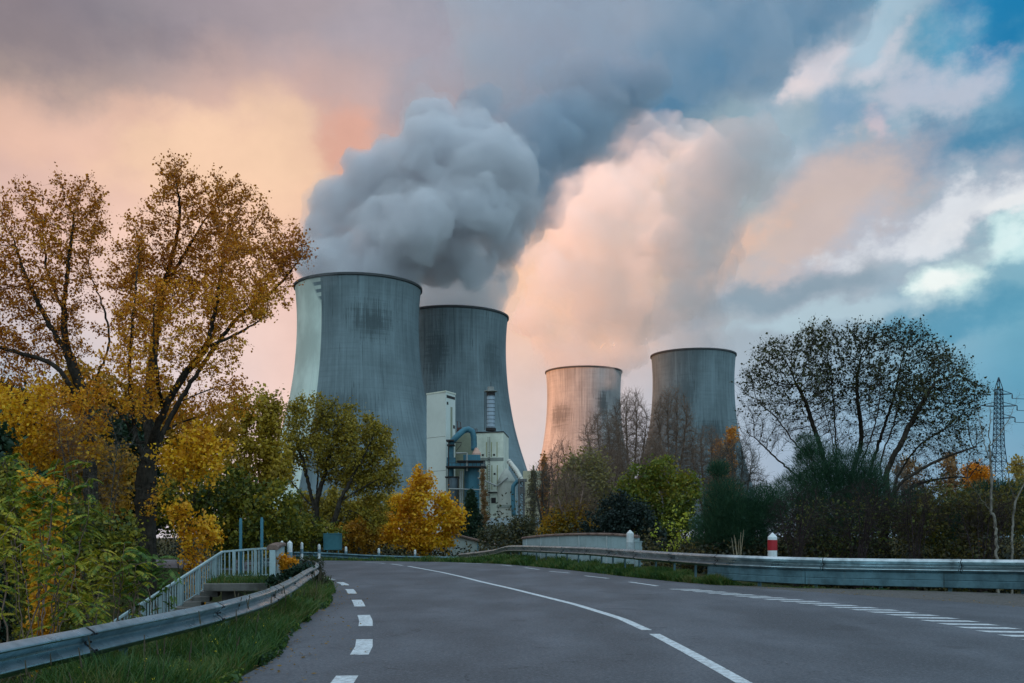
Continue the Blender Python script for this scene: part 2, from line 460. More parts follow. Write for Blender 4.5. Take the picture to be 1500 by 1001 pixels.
def cooling_tower(px, py_top, D, rpx, label, mat):
    H = CH + (HY - py_top) * D / FPX
    rad = rpx * D / FPX
    kz, kr = H / 152.0, rad / 36.9
    root = thing('cooling_tower', label, 'cooling tower', ((px - 750) * D / FPX, D, 0), 0, 'concrete cooling towers of the power station')
    zs = [p[0] for p in TOWER_PROF]; rs = [p[1] for p in TOWER_PROF]
    n, k = 144, 72
    prof = []
    for a in range(k + 1):
        z = 9 + (152 - 9) * a / k
        # smooth the profile
        r = sum(np.interp(min(max(z + d, 2), 152), zs, rs) for d in (-6, -3, 0, 3, 6)) / 5
        if z > 146: r = np.interp(z, zs, rs)
        prof.append((r * kr, z * kz))
    inner = [(r - 0.9, z) for r, z in reversed(prof)]
    MB().lathe(prof + inner + prof[:1], n=n, caps=False).build('shell', mat, root, True)
    rt, zt = prof[-1]
    MB().lathe([(rt - 1.2, zt - 0.6), (rt + 0.05, zt - 1.1), (rt + 0.7, zt - 0.9), (rt + 0.7, zt + 0.35), (rt - 1.2, zt + 0.35), (rt - 1.2, zt - 0.6)], n=n, caps=False).build('rim', rim_mat, root, False)
    st = MB(); r0, z0 = prof[0]
    for q in range(40):
        a0 = 2 * math.pi * q / 40
        for da in (-1, 1):
            a1 = a0 + da * math.pi / 40
            st.tube([((r0 + 3) * math.cos(a0), (r0 + 3) * math.sin(a0), -3), ((r0 - .3) * math.cos(a1), (r0 - .3) * math.sin(a1), z0 + 0.4)], 0.5, 6)
    st.build('strut_ring', rim_mat, root)
    return root
CONC = (0.162, 0.214, 0.236)
t1 = cooling_tower(525, 423.5, 596, 91.5, 'tallest cooling tower in view, with a pale painted field down one edge', tower_material('tower_concrete_a', CONC, [(0.36, 121, 0.40, 12, 0.6), (-0.1, 74, 0.6, 9, 0.35), (0.45, 60, 0.5, 10, 0.3)], 1.0, mural=(-0.462, (0.62, 0.72, 0.66))))
t2 = cooling_tower(664, 466, 683, 80, 'grey cooling tower standing behind the cream factory building and its tall metal chimney', tower_material('tower_concrete_b', tuple(v * 1.08 for v in CONC), [(-0.25, 118, 0.26, 22, 0.6), (0.85, 115, 0.3, 20, 0.45)], 2.3))
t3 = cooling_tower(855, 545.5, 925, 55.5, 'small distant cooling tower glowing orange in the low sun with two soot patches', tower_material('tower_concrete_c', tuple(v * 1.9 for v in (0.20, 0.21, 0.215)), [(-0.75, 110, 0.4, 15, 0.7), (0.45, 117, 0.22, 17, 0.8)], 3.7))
t4 = cooling_tower(1015.5, 521.5, 840, 61.2, 'blue grey cooling tower rising behind the bare poplars, half hidden at its foot', tower_material('tower_concrete_d', CONC, [(-0.35, 118, 0.35, 20, 0.45), (0.2, 84, 0.5, 12, 0.6)], 5.1))

# ------------------------------------------------------------------ steam
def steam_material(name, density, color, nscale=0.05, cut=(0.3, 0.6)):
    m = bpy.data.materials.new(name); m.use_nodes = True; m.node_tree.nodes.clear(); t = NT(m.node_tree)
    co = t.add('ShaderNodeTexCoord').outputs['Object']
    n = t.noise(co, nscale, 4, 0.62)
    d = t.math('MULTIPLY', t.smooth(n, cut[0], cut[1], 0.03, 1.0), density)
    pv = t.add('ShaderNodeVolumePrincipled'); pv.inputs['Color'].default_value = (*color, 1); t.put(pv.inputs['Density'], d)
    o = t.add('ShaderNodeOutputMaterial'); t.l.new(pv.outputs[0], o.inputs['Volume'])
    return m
def ico(sub):
    bm = bmesh.new(); bmesh.ops.create_icosphere(bm, subdivisions=sub, radius=1.0)
    bm.verts.ensure_lookup_table()
    V = np.array([v.co[:] for v in bm.verts]); F = np.array([[v.index for v in f.verts] for f in bm.faces]); bm.free()
    return V, F
ICO = ico(3)
def steam(name, label, lobes, D, mat, seed=1, child=0.42, nchild=16, voxel=2.2, levels=2, disp=4.0, dsize=18.0, halo=None, fine=0.0):
    """lobes: (px, py, radius px, depth offset m); every lobe carries smaller billows"""
    rng = random.Random(seed)
    sph = []
    def grow(c, r, lv):
        sph.append((c, r))
        if lv == 0: return
        for _ in range(nchild if lv == levels else max(5, nchild // 2)):
            d = Vector((rng.gauss(0, 1), rng.gauss(0, 1), rng.gauss(0, 1))).normalized()
            rr = r * child * rng.uniform(0.7, 1.25)
            grow(c + d * (r - rr * 0.35), rr, lv - 1)
    for (px, py, rp, dd) in lobes:
        grow(P(px, py, D + dd), rp * (D + dd) / FPX, levels)
    V, F = ICO
    VV = np.concatenate([V * r + np.array(c[:]) for c, r in sph]); FF = np.concatenate([F + i * len(V) for i in range(len(sph))])
    o = fast_obj(name, VV, FF, mat, smooth=True)
    rm = o.modifiers.new('remesh', 'REMESH'); rm.mode = 'VOXEL'; rm.voxel_size = voxel; rm.use_smooth_shade = True
    sm = o.modifiers.new('smooth', 'SMOOTH'); sm.factor = 0.6; sm.iterations = 4
    tx = bpy.data.textures.new(name + '_billow', 'CLOUDS'); tx.noise_scale = dsize; tx.noise_depth = 3
    dp = o.modifiers.new('billow', 'DISPLACE'); dp.texture = tx; dp.strength = disp; dp.mid_level = 0.5; dp.texture_coords = 'GLOBAL'
    if fine:
        t2 = bpy.data.textures.new(name + '_crinkle', 'CLOUDS'); t2.noise_scale = 5.5; t2.noise_depth = 2
        dp = o.modifiers.new('crinkle', 'DISPLACE'); dp.texture = t2; dp.strength = fine; dp.mid_level = 0.5; dp.texture_coords = 'GLOBAL'
    tag(o, label, 'steam plume')
    if halo:
        rs = random.Random(seed + 50)
        sph.clear()
        for (px, py, rp, dd) in lobes: grow(P(px, py, D + dd), rp * 1.10 * (D + dd) / FPX, 1)
        VV = np.concatenate([V * r + np.array(c[:]) for c, r in sph]); FF = np.concatenate([F + i * len(V) for i in range(len(sph))])
        h = fast_obj('wisps', VV, FF, halo, o, True)
        rm = h.modifiers.new('remesh', 'REMESH'); rm.mode = 'VOXEL'; rm.voxel_size = voxel * 1.5; rm.use_smooth_shade = True
        dp = h.modifiers.new('billow', 'DISPLACE'); dp.texture = tx; dp.strength = disp * 1.6; dp.mid_level = 0.4; dp.texture_coords = 'GLOBAL'
    return o
sm1 = steam_material('steam_grey', 0.115, (0.845, 0.85, 0.88), 0.040, (0.28, 0.52))
steam('steam_plume', 'big dark grey billowing steam plume pouring from the tallest cooling tower',
      [(525, 425, 64, 0), (480, 396, 44, 0), (462, 385, 26, 5), (478, 340, 34, 12), (735, 245, 46, 15), (585, 354, 60, 0), (530, 392, 50, 0), (652, 364, 46, 15), (612, 330, 48, -20), (680, 310, 62, 5), (690, 384, 34, 5),
       (500, 300, 42, 15), (545, 268, 44, 15), (635, 225, 50, 10), (590, 260, 50, 10), (705, 260, 54, 10), (740, 350, 30, 20),
       (630, 182, 36, 30), (690, 215, 42, 30), (745, 300, 48, 25)], 596, sm1, seed=3, disp=10, dsize=18, nchild=12, child=.44, levels=2, fine=4.5, halo=steam_material('steam_grey_wisp', 0.03, (0.86, 0.865, 0.89), 0.045, (0.38, 0.60)))
smd = steam_material('steam_shaded', 0.060, (0.56, 0.66, 0.75), 0.024, (0.34, 0.64))  # shaded side of the plume put into a darker steam colour
steam('steam_plume', 'steam mass coloured blue grey for shade, bulging out behind the big billowing plume',
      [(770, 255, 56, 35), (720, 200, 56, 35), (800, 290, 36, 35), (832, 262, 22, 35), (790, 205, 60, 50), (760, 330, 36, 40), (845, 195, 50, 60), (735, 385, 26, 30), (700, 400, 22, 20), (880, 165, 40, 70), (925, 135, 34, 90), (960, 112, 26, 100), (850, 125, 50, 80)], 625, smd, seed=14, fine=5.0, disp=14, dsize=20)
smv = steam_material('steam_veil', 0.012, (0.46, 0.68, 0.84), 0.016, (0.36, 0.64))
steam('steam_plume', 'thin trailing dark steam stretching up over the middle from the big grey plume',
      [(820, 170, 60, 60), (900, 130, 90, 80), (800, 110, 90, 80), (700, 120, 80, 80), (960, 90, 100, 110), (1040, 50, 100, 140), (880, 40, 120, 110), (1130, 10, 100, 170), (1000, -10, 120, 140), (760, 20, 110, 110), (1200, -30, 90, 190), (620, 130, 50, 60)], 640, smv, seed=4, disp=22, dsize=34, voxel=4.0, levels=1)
sm2 = steam_material('steam_pale', 0.07, (0.93, 0.95, 0.96), 0.030, (0.24, 0.6))
steam('steam_plume', 'pale low steam drifting off the grey tower behind the factory building',
      [(660, 470, 64, 0), (690, 435, 54, 0), (640, 440, 50, 0), (705, 405, 44, 0), (722, 440, 24, 0), (735, 400, 20, 0)], 683, sm2, seed=5)
sm3 = steam_material('steam_warm', 0.046, (0.99, 0.985, 0.975), 0.018, (0.34, 0.66))
steam('steam_plume', 'peach coloured steam plume lit by the low sun above the small distant tower',
      [(855, 552, 44, 0), (835, 515, 48, 0), (885, 495, 50, 0), (815, 470, 48, 0), (830, 440, 66, 0), (890, 425, 66, 10), (940, 440, 54, 20), (870, 365, 76, 20), (950, 370, 76, 30), (795, 400, 46, 0),
       (930, 310, 76, 40), (995, 330, 62, 50), (1005, 420, 42, 30), (880, 300, 64, 40), (1015, 250, 66, 60), (940, 240, 62, 60), (840, 330, 50, 20)], 925, sm3, seed=8, fine=5.0, disp=30, dsize=32, voxel=3.2)
sm4 = steam_material('steam_cool', 0.026, (0.64, 0.74, 0.80), 0.018, (0.36, 0.66))
steam('steam_plume', 'faint blue grey steam climbing away from the tower behind the bare poplars',
      [(1015, 525, 50, 0), (1000, 490, 44, 10), (1010, 450, 50, 20), (1020, 400, 50, 30), (1030, 340, 56, 40), (1045, 280, 60, 60), (1080, 230, 60, 80)], 850, sm4, seed=9, disp=26, dsize=30, voxel=3.6, levels=1)
# ridge west of the river, unseen, added and shaped to shade the near towers
def shading_hills():
    rng = random.Random(4)
    V = []; F = []
    ys = np.linspace(-1500, 700, 111); xs = np.linspace(-2600, -820, 48)
    for y in ys:
        for x in xs:
            ridge = 470 * math.exp(-((x + 1450) / 420) ** 2)
            end = 1.0 / (1.0 + math.exp(min(40, (0.906 * y - 0.423 * x - 716) / 12.0)))
            side = 1.0 / (1.0 + math.exp((-y - 1200) / 90.0))
            nz = mnoise.fractal(Vector((x * 0.004, y * 0.004, 0.3)), 0.9, 2.0, 5)
            V.append((x, y, ridge * end * side * (1 + 0.10 * nz) + 6 * nz - 12))
    k = len(xs)
    for a in range(len(ys) - 1):
        for b in range(k - 1):
            F.append((a * k + b, a * k + b + 1, (a + 1) * k + b + 1, (a + 1) * k + b))
    o = mesh_obj('shading_hills', V, F, worn('hill_scrub', (0.07, 0.075, 0.04), scale=0.02, rough=1.0, amount=0.8), smooth=True)
    tag(o, kind='structure')
shading_hills()
# ------------------------------------------------------------------ ground, road, markings
def curve_x(pts):
    ys = [p[1] for p in pts]; xs = [p[0] for p in pts]
    return lambda y: float(np.interp(y, ys, xs))
LEFT_EDGE = [(-3.3, -12), (-3.3, 12), (-3.45, 14.8), (-4.0, 18.3), (-4.7, 25.8), (-5.4, 30.7), (-6.6, 37), (-8.4, 43), (-12, 50), (-19, 56), (-30, 61), (-60, 68)]
RIGHT_EDGE = [(17, -12), (16, 8), (14.6, 18), (12.6, 25), (9.9, 31), (7.6, 36), (6.3, 39.5), (4.9, 45), (3.4, 52), (1.9, 58), (-0.6, 66), (-4.5, 71.5), (-12, 75.5), (-30, 80), (-60, 85)]
LRAIL = [(-4.75, -6), (-4.7, 4), (-4.6, 9), (-4.45, 11.6), (-4.32, 14.6), (-4.38, 18.0), (-4.77, 21.8), (-5.4, 26.5), (-6.05, 31.5), (-6.95, 35.3), (-8.2, 37.6), (-9.5, 38.6)]
RR = [(1640, 821, 28), (1500, 820.5, 31), (1320, 819, 33.2), (1180, 817, 34.6), (1060, 813, 37), (1000, 810, 40.5), (977, 808.7, 42), (918, 805, 47), (860, 801.7, 54), (790, 799.8, 63), (746, 799.8, 70), (720, 806, 74), (673, 811.5, 78)]
RRAIL = [P(*q) for q in RR]
lx = curve_x([(a, b) for a, b in LRAIL])
rpts = sorted([(p.x, p.y) for p in RRAIL] + [(22.5, 16.0), (27, 0), (30, -12)], key=lambda q: q[1])
rx = curve_x(rpts)
le = curve_x(LEFT_EDGE); re_ = curve_x(RIGHT_EDGE)
def ground_z(x, y):
    if y < 84:
        l, r = lx(y) - 0.35, rx(y) + 0.6
        bk = min(1.0, max(0.0, (y - 37.5) / 6.0))
        if y > 40: l = le(y) - 2.0
        if x < l: z = -min((l - x) * 0.55, 3.4)
        elif x > r: z = 0.30 * bk + 0.03 - min((x - r) * 0.10, 1.4)
        elif x > re_(y) + 0.05: z = min(0.28, (x - re_(y)) * 0.13) * bk - 0.02 * (1 - bk)
        elif x < le(y) - 0.05: z = min(0.10, (le(y) - x) * 0.12)
        else: z = -0.03
        if y > 70 and x < rx(y): z = min(z, -0.03)
    else:
        z = -min((y - 84) * 0.15, 1.6)
    if z < 0 and abs(x) > 12: z += 0.25 * mnoise.noise(Vector((x * 0.15, y * 0.15, 0)))
    # stream bed under the footbridge
    return z
def ground():
    def axis(lo, hi, fine_lo, fine_hi, st):
        a = list(np.arange(fine_lo, fine_hi, st)); s = st; v = fine_hi
        while v < hi: a.append(v); s *= 1.25; v += s
        a.append(hi); s = st; v = fine_lo - st; b = []
        while v > lo: b.append(v); s *= 1.25; v -= s
        b.append(lo)
        return list(reversed(b)) + a
    xs = axis(-6000, 6000, -32, 30, 0.4); ys = axis(-800, 9000, -8, 92, 0.5)
    V = [(x, y, ground_z(x, y)) for y in ys for x in xs]; k = len(xs)
    F = [(a * k + b, a * k + b + 1, (a + 1) * k + b + 1, (a + 1) * k + b) for a in range(len(ys) - 1) for b in range(k - 1)]
    m, t = new_mat('verge_soil')
    co = t.add('ShaderNodeTexCoord').outputs['Object']
    n1 = t.noise(co, 0.35, 6, 0.6); n2 = t.noise(co, 5.0, 5, 0.7); n3 = t.noise(co, 40.0, 3, 0.7)
    c = t.ramp(n1, [(0.3, (0.018, 0.030, 0.010)), (0.5, (0.032, 0.042, 0.014)), (0.62, (0.060, 0.045, 0.022)), (0.75, (0.030, 0.036, 0.016))])
    c = t.mix(t.smooth(n2, 0.5, 0.75, 0, 0.7), c, (0.085, 0.060, 0.030))
    c = t.mix(t.smooth(n3, 0.5, 0.8, 0, 0.5), c, (0.012, 0.014, 0.008))
    finish(t, c, 0.95, 0, n2, 0.6, 0.06, 0.1)
    tag(mesh_obj('ground', V, F, m, smooth=True), kind='structure')
ground()
def strip(pl, pr, z, n=160, cols=1):
    """a sheet between two poly-lines paired by length"""
    def res(p):
        p = [Vector((a, b, 0)) for a, b in p]; d = [0]
        for i in range(len(p) - 1): d.append(d[-1] + (p[i + 1] - p[i]).length)
        out = []
        for q in range(n + 1):
            t = d[-1] * q / n; out.append((float(np.interp(t, d, [v.x for v in p])), float(np.interp(t, d, [v.y for v in p]))))
        return out
    a, b = res(pl), res(pr); V = []; F = []
    for q in range(n + 1):
        for c in range(cols + 1):
            f = c / cols; V.append((a[q][0] * (1 - f) + b[q][0] * f, a[q][1] * (1 - f) + b[q][1] * f, z))
    k = cols + 1
    for q in range(n):
        for c in range(cols): F.append((q * k + c, q * k + c + 1, (q + 1) * k + c + 1, (q + 1) * k + c))
    return V, F
def smooth_line(pts, st=1.0):
    return [(p.x, p.y) for p in densify([(a, b, 0) for a, b in pts], st)]
def wavy(pts, amp, f=1.3, seed=0.0):
    """asphalt edge that crumbles a little"""
    return [(x + amp * mnoise.fractal(Vector((x * f, y * f, seed)), 0.8, 2.0, 4), y) for x, y in pts]
m, t = new_mat('asphalt')
co = t.add('ShaderNodeTexCoord').outputs['Object']
n1 = t.noise(t.vmath('MULTIPLY', co, (0.42, 0.17, 1)), 1.0, 5, 0.6)
n2 = t.noise(co, 1.3, 6, 0.65); n3 = t.noise(co, 42.0, 3, 0.85); n4 = t.noise(co, 26.0, 4, 0.7)
ASPH = (0.086, 0.097, 0.116)
c = t.mix(t.smooth(n1, 0.35, 0.68), tuple(v * 0.66 for v in ASPH), tuple(v * 1.28 for v in ASPH))
c = t.mix(t.smooth(n2, 0.52, 0.75, 0, 0.35), c, tuple(v * 0.55 for v in ASPH))
c = t.mix(t.smooth(n3, 0.52, 0.72, 0, 0.40), c, (0.30, 0.30, 0.32))
c = t.mix(t.smooth(n3, 0.48, 0.30, 0, 0.55), c, (0.035, 0.036, 0.042))
x_, y_, z_ = t.sep(t.vmath('ADD', co, t.vmath('SCALE', t.noise(co, 0.5, 3, 0.5, out='Color'), 0.5)))
trk = t.smooth(t.math('ABSOLUTE', t.math('SUBTRACT', t.math('FRACT', t.math('MULTIPLY_ADD', x_, 0.5, 0.12)), 0.5)), 0.08, 0.42)
c = t.mix(t.math('MULTIPLY', trk, 0.22), c, tuple(v * 0.55 for v in ASPH))
n5 = t.noise(co, 17.0, 5, 0.85)
c = t.mix(t.smooth(n5, 0.50, 0.60, 0, 0.6), c, (0.045, 0.048, 0.055)); c = t.mix(t.smooth(n5, 0.46, 0.36, 0, 0.5), c, (0.20, 0.21, 0.23))
n6 = t.noise(t.vmath('ADD', co, (31.0, 7.0, 0.0)), 0.55, 3, 0.5)
c = t.mix(t.smooth(n6, 0.66, 0.70, 0, 0.45), c, (0.04, 0.042, 0.05))
vor = t.add('ShaderNodeTexVoronoi', feature='DISTANCE_TO_EDGE'); vor.inputs['Scale'].default_value = 0.22
t.put(vor.inputs['Vector'], t.vmath('ADD', co, t.vmath('SCALE', t.noise(co, 0.9, 5, 0.7, out='Color'), 1.6)))
crack = t.math('MULTIPLY', t.smooth(vor.outputs['Distance'], 0.006, 0.0), t.smooth(n2, 0.48, 0.6))
c = t.mix(t.math('MULTIPLY', crack, 0.75), c, (0.02, 0.02, 0.022))
finish(t, c, t.smooth(n4, 0.3, 0.7, 0.62, 0.85), 0, t.math('ADD', n3, t.math('MULTIPLY', crack, -1.5)), 0.55, 0.012, 0.35)
asphalt = m
V, F = strip(wavy(smooth_line(LEFT_EDGE, 0.25), 0.09, 1.6), wavy(smooth_line(RIGHT_EDGE, 0.25), 0.10, 1.1, 3.0), 0.006, 600, 6)
tag(mesh_obj('road', V, F, asphalt), kind='structure')
m, t = new_mat('gravel')
co = t.add('ShaderNodeTexCoord').outputs['Object']
n1 = t.noise(co, 0.8, 5, 0.6); n3 = t.noise(co, 22.0, 4, 0.8); n4 = t.noise(co, 3.5, 5, 0.7)
c = t.ramp(n3, [(0.3, (0.05, 0.05, 0.052)), (0.5, (0.115, 0.112, 0.11)), (0.7, (0.24, 0.235, 0.225))])
c = t.mix(t.smooth(n4, 0.5, 0.7, 0, 0.75), c, (0.06, 0.048, 0.034)); c = t.mix(t.smooth(n1, 0.55, 0.72, 0, 0.6), c, (0.035, 0.050, 0.018))
finish(t, c, 0.95, 0, n3, 0.9, 0.03, 0.1)
GI = [(p[0] - 0.5, p[1]) for p in RIGHT_EDGE[:7]]
GO = [(rx(y) - 0.25, y) for y in (-12, 0, 8, 16, 24, 28, 31, 33, 35, 37, 39)]
V, F = strip(smooth_line(GI, 0.5), smooth_line(GO, 0.5), 0.0, 120, 10)
def gz(x, y):
    return max(0.0, ground_z(x, y)) + 0.010 if x > re_(y) + 0.1 else 0.0
V = [(x, y, gz(x, y) - (0.004 if x > re_(y) else 0.02)) for x, y, z in V]
tag(mesh_obj('gravel_shoulder', V, F, m), kind='structure')

m, t = new_mat('road_paint')
co = t.add('ShaderNodeTexCoord').outputs['Object']
n1 = t.noise(co, 9.0, 5, 0.7); n2 = t.noise(co, 70.0, 3, 0.8)
c = t.mix(t.smooth(n1, 0.42, 0.62, 0, 0.55), (0.58, 0.64, 0.68), (0.30, 0.32, 0.34))
c = t.mix(t.smooth(t.math('ADD', t.math('MULTIPLY', n1, 0.4), t.math('MULTIPLY', n2, 0.6)), 0.53, 0.60, 0, 0.8), c, (0.15, 0.15, 0.16))
finish(t, c, 0.7, 0, n2, 0.3, 0.006, 0.3)
paint = m
ZM = 0.011
def line_quads(mb, pts, wdt):
    pts = densify([(a, b, ZM) for a, b in pts], 0.6); base = len(mb.v)
    for i, p in enumerate(pts):
        d = pts[min(i + 1, len(pts) - 1)] - pts[max(i - 1, 0)]; d.normalize(); s = Vector((d.y, -d.x, 0)) * wdt / 2
        mb.v += [p - s, p + s]
    for i in range(len(pts) - 1):
        q = base + 2 * i; mb.f.append((q, q + 1, q + 3, q + 2))
def mark(name, label, segs, wdt, group):
    for sg in segs:
        mb = MB(); line_quads(mb, sg, wdt)
        o = mb.build(name, paint); tag(o, label, 'road marking', group, 'structure')
CL = curve_x([(2.95, 4), (2.82, 8), (2.70, 12), (2.62, 15), (2.48, 18.6), (2.28, 21.5), (1.6, 26), (0.8, 30), (0.0, 34), (-1.1, 39), (-2.2, 44.5), (-3.4, 50), (-4.8, 55.5), (-6.1, 60.7), (-7.6, 65.5), (-9.2, 69.5), (-14, 72.5)])
def on(cv, a, b, st=1.2):
    n = max(2, int(abs(b - a) / st)); return [(cv(a + (b - a) * i / n), a + (b - a) * i / n) for i in range(n + 1)]
mark('centre_line', 'continuous white centre line bending away along the road', [on(CL, 3, 18.0), on(CL, 18.75, 61), on(CL, 62.6, 66), on(CL, 67.5, 70)], 0.19, 'centre line of the road')
LD = curve_x([(-1.7, 6), (-1.99, 12.2), (-2.3, 15.9), (-2.98, 20.9), (-3.99, 26.6), (-5.15, 32.7), (-6.15, 37.5), (-7.2, 41.3), (-10, 48)])
mark('edge_dash', 'short white dash in the broken line beside the grass verge', [on(LD, a, b, 0.5) for a, b in ((6.2, 8.4), (10.6, 12.55), (14.8, 17.05), (19.6, 22.4), (25.2, 27.9), (31.0, 33.7), (36.4, 39.0), (41.4, 43.6))], 0.27, 'dashes along the verge side of the road')
RD = curve_x([(5.1, 36), (4.5, 39.2), (3.97, 42.8), (3.26, 45.5), (2.7, 49.3), (1.93, 51.6), (1.45, 54.5), (0.73, 58), (-0.4, 63), (-2.2, 67), (-5, 70)])
mark('edge_dash', 'thin white dash in the broken line beside the long guardrail', [on(RD, a, b, 0.5) for a, b in ((35.9, 39.2), (42.6, 45.6), (49.1, 51.8), (54.5, 58), (61.3, 63.6), (66.5, 68.4))], 0.17, 'dashes along the guardrail side of the road')
BX = curve_x([(8.9, 10), (9.05, 16), (8.98, 19), (8.93, 20.7), (8.8, 22.2), (8.5, 24), (7.9, 26.3), (7.0, 29.4), (5.95, 32.7), (5.55, 34)])
y = 12.6
while y < 33.6:
    x = BX(y); hw = 0.47; L = 0.36; sk = -0.10
    mb = MB(); mb.v = [Vector((x - hw, y + 0.10, ZM)), Vector((x + hw, y - 0.06, ZM)), Vector((x + hw + sk, y + L - 0.06, ZM)), Vector((x - hw + sk, y + L + 0.10, ZM))]; mb.f = [(0, 1, 2, 3)]
    tag(mb.build('rumble_bar', paint), 'slanting white bar in the ladder of bars beside the gravel', 'road marking', 'bars beside the gravel shoulder', 'structure')
    y += 0.80

# ------------------------------------------------------------------ guardrails
def steel(name, base, rough=0.42, metal=0.75, dirt=0.55):
    m, t = new_mat(name)
    co = t.add('ShaderNodeTexCoord').outputs['Object']
    n1 = t.noise(co, 1.4, 6, 0.65); n2 = t.noise(co, 18.0, 4, 0.7)
    n3 = t.noise(t.vmath('MULTIPLY', co, (9, 9, 0.8)), 1.0, 4, 0.6)
    c = t.mix(t.smooth(n1, 0.38, 0.68), base, tuple(v * dirt for v in base))
    c = t.mix(t.smooth(n3, 0.55, 0.8, 0, 0.5), c, (0.07, 0.065, 0.055))
    c = t.mix(t.smooth(n2, 0.6, 0.8, 0, 0.35), c, (0.10, 0.07, 0.05))
    finish(t, c, t.smooth(n1, 0.3, 0.7, rough, rough + 0.25), metal, n2, 0.12, 0.01, 0.5)
    return m
galv = steel('galvanised_steel', (0.40, 0.52, 0.56), 0.22, 1.0, 0.55)
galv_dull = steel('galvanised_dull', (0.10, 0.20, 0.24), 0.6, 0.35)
bolt_m = worn('bolt_steel', (0.03, 0.03, 0.035), scale=30, rough=0.6, metal=0.5)
W_OUT = [(0.0, .158), (0.018, .160), (0.088, .118), (0.098, .108), (0.102, .095), (0.098, .082), (0.012, .020), (0.004, .008), (0.004, -.008), (0.012, -.020), (0.098, -.082), (0.102, -.095), (0.098, -.108), (0.088, -.118), (0.018, -.160), (0.0, -.158)]
def w_prof(side, sc, grow=0.0):
    out = [((o + grow) * side * sc, h * sc) for o, h in W_OUT]
    back = [((o + grow - 0.006) * side * sc, h * sc * 0.985) for o, h in reversed(W_OUT)]
    return out + back
def guardrail(label, path, side, sc, panel, post_every, post_len, skirt=None, group=None, ends=True):
    """path: points of the rail's mid height. side +1: ribs face the path's right"""
    root = thing('guardrail', label, 'guardrail', (path[0].x, path[0].y, path[0].z - 0.6), 0, group)
    inv = Matrix.Translation(-Vector(root.location))
    pts = densify(path, 0.5); acc = [0.0]
    for i in range(len(pts) - 1): acc.append(acc[-1] + (pts[i + 1] - pts[i]).length)
    def at(s):
        s = min(max(s, 0), acc[-1]); i = max(0, min(len(pts) - 2, int(np.searchsorted(acc, s)) - 1))
        f = (s - acc[i]) / max(1e-6, acc[i + 1] - acc[i]); return pts[i].lerp(pts[i + 1], f)
    def dirn(s):
        d = at(s + 0.2) - at(s - 0.2); d.z = 0; return d.normalized()
    n = max(1, int(round(acc[-1] / panel)))
    pl = acc[-1] / n
    rng = random.Random(7)
    for k in range(n):
        a, b = k * pl, (k + 1) * pl + (0.12 if k < n - 1 else 0)
        wob = rng.uniform(-0.006, 0.006)
        seg = [inv @ (at(a + (b - a) * q / 10) + Vector((0, 0, wob * q / 10))) for q in range(11)]
        mb = MB().sweep(seg, w_prof(side, sc, 0.010 if k % 2 else 0.0))
        o = mb.build('rail_section', galv, root, True)
        es = o.modifiers.new('edge', 'EDGE_SPLIT'); es.split_angle = R(26)
        if k < n - 1 or True:
            # the lap joint: dark gap, and bolts either side
            jb = MB(); s = b if k < n - 1 else b - 0.05; d = dirn(s); nrm = Vector((d.y, -d.x, 0)) * side
            jb.sweep([inv @ at(s - 0.012), inv @ at(s + 0.012)], w_prof(side, sc, 0.016))
            for hz in (0.088, 0.0, -0.088):
                for ds in (-0.05, 0.06):
                    c = at(s + ds) + nrm * ((0.105 if hz else 0.04) * sc) + Vector((0, 0, hz * sc))
                    jb.tube([inv @ (c - nrm * 0.01), inv @ (c + nrm * 0.014)], 0.012 * sc, 6)
            jb.build('lap_joint', bolt_m, root)
    s = post_every * 0.5
    while s < acc[-1]:
        c = at(s); d = dirn(s); nrm = Vector((d.y, -d.x, 0)) * side
        g = max(ground_z(c.x, c.y), -0.2)
        top = c.z + 0.11 * sc; ang = math.atan2(d.y, d.x)
        pc = c - nrm * 0.10 * sc
        h = top - g + 0.3
        mb = MB()
        mb.box(inv @ Vector((pc.x, pc.y, top - h / 2)), (0.11, 0.008, h), ang)
        for q in (-1, 1):
            e = pc + d * 0.052 * q - nrm * 0.025
            mb.box(inv @ Vector((e.x, e.y, top - h / 2)), (0.006, 0.055, h), ang)
        mb.box(inv @ (c - nrm * 0.045 * sc), (0.10, 0.09 * sc, 0.2 * sc), ang)
        mb.build('post', galv_dull, root)
        s += post_every
    if skirt:
        s0, s1, depth = skirt
        ns = max(1, int(round((s1 - s0) / (panel))))
        for k in range(ns):
            a = s0 + (s1 - s0) * k / ns; b = s0 + (s1 - s0) * (k + 1) / ns - 0.02
            seg = [inv @ at(a + (b - a) * q / 8) for q in range(9)]
            z0 = -0.165 * sc
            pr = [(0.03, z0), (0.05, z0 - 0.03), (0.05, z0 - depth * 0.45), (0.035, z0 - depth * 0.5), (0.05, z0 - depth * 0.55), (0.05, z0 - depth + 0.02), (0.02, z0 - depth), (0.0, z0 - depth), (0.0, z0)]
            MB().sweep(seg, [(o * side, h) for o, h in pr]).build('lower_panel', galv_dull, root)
    return root
